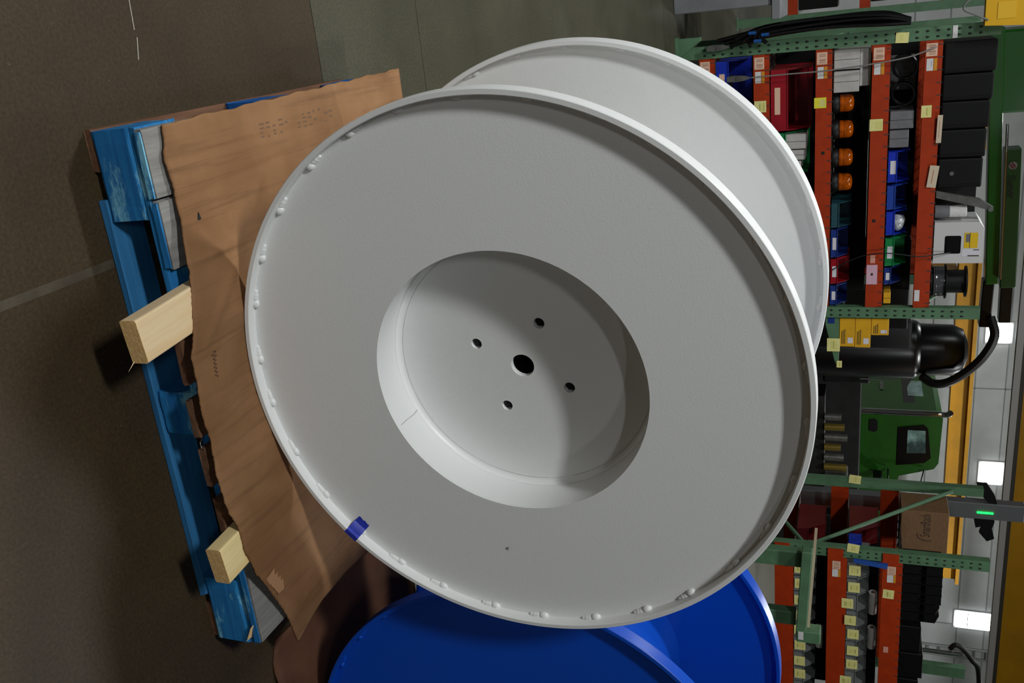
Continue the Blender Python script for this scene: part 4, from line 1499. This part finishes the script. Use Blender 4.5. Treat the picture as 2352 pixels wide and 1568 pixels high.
w_ = obj('side_window', bm, m_blackgloss, t, False, True)
bm = B()
prism(bm, [(7.66, 2.40), (8.12, 2.40), (8.10, 2.71), (7.66, 2.69)], 15.975, 15.984)
obj('pane', bm, m_glass, w_)
bm = B()
box(bm, 7.335, 7.349, 16.45, 17.8, 2.33, 2.74, bev=0.004)
w_ = obj('rear_window', bm, m_blackgloss, t, False, True)
bm = B()
prism(bm, [(16.75, 2.42), (17.15, 2.42), (17.45, 2.50), (17.45, 2.68), (16.75, 2.68)], 7.325, 7.334, 'yz')
obj('pane', bm, m_glass, w_)
bm = B()
cyl(bm, (7.28, 15.88, 1.60), (7.28, 15.88, 2.86), 0.055, 16)
st_ = obj('exhaust_stack', bm, m_chrome, t, True, True)
bm = B()
tube(bm, curve([(7.28, 15.88, 2.86), (7.285, 15.88, 2.95), (7.26, 15.84, 3.02), (7.20, 15.78, 3.05)]), 0.05, 12)
obj('stack_tip', bm, m_chrome, st_, True)
bm = B()
tube(bm, curve([(7.28, 15.88, 1.60), (7.1, 15.88, 1.52), (6.95, 15.85, 1.38), (6.75, 15.85, 1.28)]), 0.055, 10)
obj('exhaust_pipe', bm, mat('dull_steel', '#5a5856', 0.4, 0.7), st_, True)
bm = B()
prism(bm, [(7.50, 1.76), (7.72, 1.76), (7.74, 1.85), (7.70, 1.90), (7.52, 1.90), (7.48, 1.85)], 15.985, 15.999)
obj('grab_recess', bm, m_black, t, False, True)
bm = B()
box(bm, 8.48, 8.60, 15.55, 15.95, 1.85, 2.0, bev=0.02)
obj('mirror', bm, m_black, t, False, True)
bm = B()
tube(bm, [(8.45, 15.95, 2.10), (8.62, 15.70, 2.10), (8.62, 15.70, 2.62), (8.42, 15.95, 2.70)], 0.015, 8)
obj('mirror_arm', bm, m_black, t, False, True)
bm = B()
box(bm, 4.0, 9.8, 16.5, 17.7, 0.65, 0.95)
obj('chassis', bm, m_frame, t, False, True)
for x in (4.9, 6.1, 9.2):
    for y0 in (16.0, 17.9):
        bm = B()
        cyl(bm, (x, y0, 0.52), (x, y0 + 0.32, 0.52), 0.52, 28)
        wh = obj('wheel', bm, m_rubber, t, True, True)
        bm = B()
        cyl(bm, (x, y0 - 0.01, 0.52), (x, y0 + 0.0, 0.52), 0.26, 20)
        obj('rim', bm, m_steel, wh, True)
for k, (x0, x1, z0, z1, r_) in enumerate(((7.45, 8.05, 1.22, 1.48, 0), (8.12, 8.62, 1.05, 1.5, 1))):
    bm = B()
    cyl(bm, ((x0 + x1) / 2, 15.75, z0 - 0.2), ((x0 + x1) / 2, 15.75, z1), (x1 - x0) / 3.2, 20)
    obj('air_tank', bm, m_steel, t, True, True)
bm = B()
for k in range(5):
    box(bm, 7.322, 7.334, 17.00 + 0.075 * k, 17.05 + 0.075 * k, 1.94, 2.01, bev=0.008)
o_ = obj('chrome_badge', bm, m_chrome, t, False, True)
o_['kind'] = 'stuff'
# deck boxes and fittings in front of the cab, on the truck bed
t = thing('valve_bank', 'cluster of brass and steel hydraulic fittings before the truck cab', 'machinery', (6.9, 14.2, 0))
bm = B()
box(bm, 6.2, 8.6, 14.0, 14.5, 0.4, 1.05)
obj('bed_frame', bm, m_frame, t, False, True)
for k in range(6):
    bm = B()
    x = 6.55 + 0.18 * k
    cyl(bm, (x, 14.0, 1.05), (x, 14.0, 1.30 + 0.05 * (k % 3)), 0.06, 12)
    obj('fitting', bm, mat('brass', '#8a7638', 0.35, 0.7) if k % 2 else m_steel, t, True, True)
bm = B()
box(bm, 7.55, 8.0, 13.9, 14.3, 1.05, 1.42, bev=0.02)
obj('filter_housing', bm, m_steel, t, False, True)
t = thing('machine_frame', 'black machinery frame standing low between the tank and the truck cab', 'machinery', (7.0, 14.9, 0))
bm = B()
box(bm, 5.5, 9.6, 14.75, 15.2, 0.0, 1.60, bev=0.02)
obj('housing', bm, m_frame, t, False, True)
bm = B()
box(bm, 5.6, 6.15, 14.45, 14.74, 1.0, 1.72, bev=0.03)
obj('cover', bm, m_black, t, False, True)
bm = B()
box(bm, 8.65, 9.3, 14.5, 14.74, 0.9, 1.35, bev=0.03)
obj('cover', bm, m_black, t, False, True)
# tall black reservoir
t = thing('hydraulic_tank', 'tall black hydraulic tank with domed top between rack and truck', 'tank', (5.05, 13.2, 0))
bm = B()
lathe_z(bm, [(0.42, 0.5), (0.42, 2.25), (0.40, 2.30), (0.37, 2.33), (0.36, 2.75), (0.30, 2.88), (0.15, 2.94), (0.02, 2.95)], 32)
obj('vessel', bm, m_blackgloss, t, True)
bm = B()
box(bm, -0.55, -0.15, -0.42, -0.2, 0.95, 2.2, bev=0.04, seg=2)
obj('side_cover', bm, m_black, t, True)
bm = B()
cyl(bm, (0.36, -0.30, 1.55), (0.36, -0.30, 2.05), 0.012, 8)
obj('sight_tube', bm, m_chrome, t, True)
bm = B()
box(bm, -0.5, 0.5, -0.45, 0.45, 0.0, 0.5)
obj('pedestal', bm, m_frame, t)
# crane boom
t = thing('crane_boom', 'green folded truck crane boom running above the left rack', 'crane', (2.6, 13.0, 0))
def bar(x0, z0, x1, z1, h, y0, y1, nm, m, bev=0.012):
    bm = B()
    L_ = math.hypot(x1 - x0, z1 - z0)
    box(bm, 0, L_, y0, y1, -h / 2, h / 2, bev=bev, seg=2, mtx=Matrix.Translation((x0, 0, z0)) @ Matrix.Rotation(-math.atan2(z1 - z0, x1 - x0), 4, 'Y'))
    return obj(nm, bm, m, t, False, True)
m_boom = mat('boom_green', '#154e0c', 0.35, coat=0.2)
lb_ = bar(0.75, 2.99, 3.98, 3.14, 0.155, 12.85, 13.05, 'lower_arm', m_boom)
ub_ = bar(2.23, 3.275, 4.06, 3.345, 0.19, 12.95, 13.2, 'upper_arm', mat('boom_green_dark', '#0c380b', 0.4, coat=0.2))
bar(4.00, 3.34, 4.56, 3.35, 0.15, 12.98, 13.17, 'extension', m_blackgloss)
bar(3.95, 3.11, 4.60, 3.10, 0.14, 12.9, 13.1, 'tip_section', m_blackgloss)
bm = B()
cyl(bm, (1.9, 12.83, 3.17), (3.9, 12.83, 3.235), 0.018, 10)
obj('cylinder_rod', bm, m_chrome, t, True, True)
bar(1.0, 2.85, 2.2, 2.91, 0.07, 12.75, 12.84, 'yellow_rail', mat('rail_yellow', '#c08a10', 0.5))
bm = B()
cyl(bm, (2.44, 12.945, 3.285), (2.44, 12.95, 3.285), 0.05, 24)
lg = obj('round_emblem', bm, mat('emblem_grey', '#6a6a66', 0.5), t, True, True)
bm = B()
box(bm, -0.034, 0.034, 12.941, 12.9445, -0.010, 0.010, mtx=Matrix.Translation((2.432, 0, 3.295)) @ Matrix.Rotation(-0.7, 4, 'Y'))
obj('emblem_stroke', bm, mat('emblem_red', '#5a1418', 0.5), lg)
bm = B()
box(bm, -0.034, 0.034, 12.941, 12.9445, -0.010, 0.010, mtx=Matrix.Translation((2.452, 0, 3.272)) @ Matrix.Rotation(-0.7, 4, 'Y'))
obj('emblem_stroke', bm, MATS['emblem_red'], lg)
text('lettering', 'Super', 0.13, mat('lettering_dark', '#06180a', 0.5), t, Matrix.Translation((2.72, 12.944, 3.29)) @ Matrix.Rotation(-0.04, 4, 'Y') @ FACE, 0.001)
bm = B()
box(bm, 0.80, 1.80, 13.06, 13.6, 0.02, 3.42, bev=0.03)
obj('mast', bm, m_boom, t, False, True)
bm = B()
tube(bm, curve([(4.45, 12.9, 3.16), (4.70, 12.85, 3.22), (4.98, 12.8, 3.10), (5.22, 12.8, 2.90), (5.38, 12.8, 2.68), (5.42, 12.85, 2.50), (5.36, 12.95, 2.36)]), 0.06, 10)
tag(obj('hydraulic_hose', bm, m_rubber, None, True), 'thick black hydraulic hose looping from the crane boom to the tank', 'hose')

# overhead travelling crane girders
m_craney = mat('crane_yellow', '#b98406', 0.55, col2='#a87806', scale=2)
t = thing('crane_girder', 'yellow overhead crane girder before the white back wall', 'crane', (10.6, 22, 3.7))
bm = B()
box(bm, 6.2, 14.62, 21.9, 22.1, 3.70, 4.02)
obj('web', bm, m_craney, t, False, True)
bm = B()
box(bm, 6.2, 14.70, 21.78, 22.22, 4.02, 4.10)
obj('top_flange', bm, m_craney, t, False, True)
bm = B()
box(bm, 6.2, 14.66, 21.82, 22.18, 3.64, 3.70)
obj('bottom_flange', bm, m_craney, t, False, True)
for x in (6.6, 14.4):
    bm = B()
    box(bm, x - 0.12, x + 0.12, 22.1, 22.6, 0.0, 3.65)
    obj('column', bm, m_craney, t, False, True)
t = thing('crane_girder', 'near yellow overhead crane girder with a pale rail along its lower edge', 'crane', (9, 11, 3.3))
bm = B()
box(bm, 2.5, 14, 11.0, 11.25, 3.30, 4.3)
obj('web', bm, m_craney, t, False, True)
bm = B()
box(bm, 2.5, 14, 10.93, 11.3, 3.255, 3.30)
obj('bottom_flange', bm, mat('girder_flange_brown', '#3d3830', 0.6), t, False, True)  # flange in a plain dark brown
bm = B()
box(bm, 2.5, 14, 10.90, 10.98, 3.18, 3.25)
obj('conductor_rail', bm, mat('rail_pale', '#a9a6a2', 0.5), t, False, True)
for x in (2.7, 13.8):
    bm = B()
    box(bm, x - 0.1, x + 0.1, 11.02, 11.22, 4.3, 7.6)
    obj('hanger', bm, m_craney, t, False, True)
# wall lights / high windows in the far wall
m_glow = mat('window_glow', '#ffffff', 0.5, emit='#f6fbff', estr=7)
for n_, (x0, x1, z0, z1) in enumerate(((8.45, 8.92, 4.60, 5.12), (12.33, 12.92, 4.68, 5.20), (17.06, 17.56, 4.36, 5.33))):
    bm = B()
    box(bm, x0, x1, 23.93, 23.97, z0, z1)
    o = tag(obj('window_%d' % (n_ + 1), bm, m_glow), 'glowing white high window in the back wall', None, kind='structure')
    bm = B()
    box(bm, x0 - 0.05, x1 + 0.05, 23.975, 23.985, z0 - 0.05, z1 + 0.05)
    obj('window_frame', bm, m_paper, o)
    bm = B()
    box(bm, x0, x1, 23.92, 23.929, z0 + (z1 - z0) * 0.30, z0 + (z1 - z0) * 0.32)
    obj('mullion', bm, m_paper, o)
# cable tray on the far wall, right
t = thing('cable_tray', 'grey ladder cable tray running up the far wall on the right', 'cable tray', (18.0, 23.9, 0))
for dz in (0.0, 0.28):
    bm = B()
    cyl(bm, (18.25 + dz, 23.9, 0.0), (18.25 + dz * 1.2, 23.9, 7.55), 0.03, 8)
    obj('rail', bm, m_wallg, t, False, True)
for k in range(6):
    bm = B()
    cyl(bm, (18.25, 23.9, 3.7 + 0.3 * k), (18.55, 23.9, 3.7 + 0.3 * k), 0.02, 6)
    obj('rung', bm, m_wallg, t, False, True)

# ---------------------------------------------------------------- left of the rack: far orange rack and a grey bench
t = thing('work_bench', 'grey steel bench behind the hose bundle at the far left', 'bench', (-0.9, 8.3, 0))
m_bench = mat('bench_grey', '#7c7e80', 0.5, 0.2, col2='#6e7072', scale=3)
bm = B()
box(bm, -2.2, 0.255, 7.90, 8.7, 0.775, 0.845, bev=0.006)
obj('top', bm, m_bench, t, False, True)
for x in (-2.1, 0.02):
    for y in (7.92, 8.55):
        bm = B()
        box(bm, x, x + 0.125, y, y + 0.08, 0.0, 0.774, bev=0.006)
        obj('leg', bm, m_bench, t, False, True)
bm = B()
box(bm, -1.97, 0.018, 8.50, 8.54, 0.1, 0.70)
obj('back_panel', bm, m_black, t, False, True)
t = thing('dark_backing', 'black block added as backing behind the left rack by its right post', 'backing', (3.0, 9.8, 0))  # added so the gaps by the right post look dark, not white
bm = B()
box(bm, 2.60, 3.42, 9.5, 10.1, 0.0, 1.96, bev=0.008)
obj('body', bm, m_black, t, False, True)
bm = B()
box(bm, 2.62, 3.40, 9.488, 9.499, 0.06, 1.92, bev=0.004)
obj('backing_face', bm, m_darkjunk, t, False, True)
rackF = thing('pallet_rack', 'far pallet rack with orange beams half hidden at the far left', 'rack', (-1.0, 12.4, 0))
for x0 in (-2.6, 0.36):
    post(rackF, x0, x0 + 0.1, 12.2, 12.276, 3.0, punched=False)
for z0 in (0.6, 1.42, 2.3):
    beam(rackF, -2.5, 0.36, 12.2, z0, z0 + 0.12)
    bm = B()
    box(bm, -2.5, 0.36, 12.26, 13.2, z0 + 0.11, z0 + 0.125)
    obj('shelf_board', bm, m_bingrey, rackF, False, True)
for i, (x0, x1, z0, h) in enumerate(((-0.9, -0.1, 0.726, 0.6), (-0.05, 0.32, 0.726, 0.45), (-0.8, 0.3, 1.546, 0.6))):
    carton('dark stock box on the far orange rack, %s' % ORD[i], x0, x1, 12.3, 13.0, z0, z0 + h, m_darkjunk, 'dark_box', 'dark stock on the far rack', seam=False)
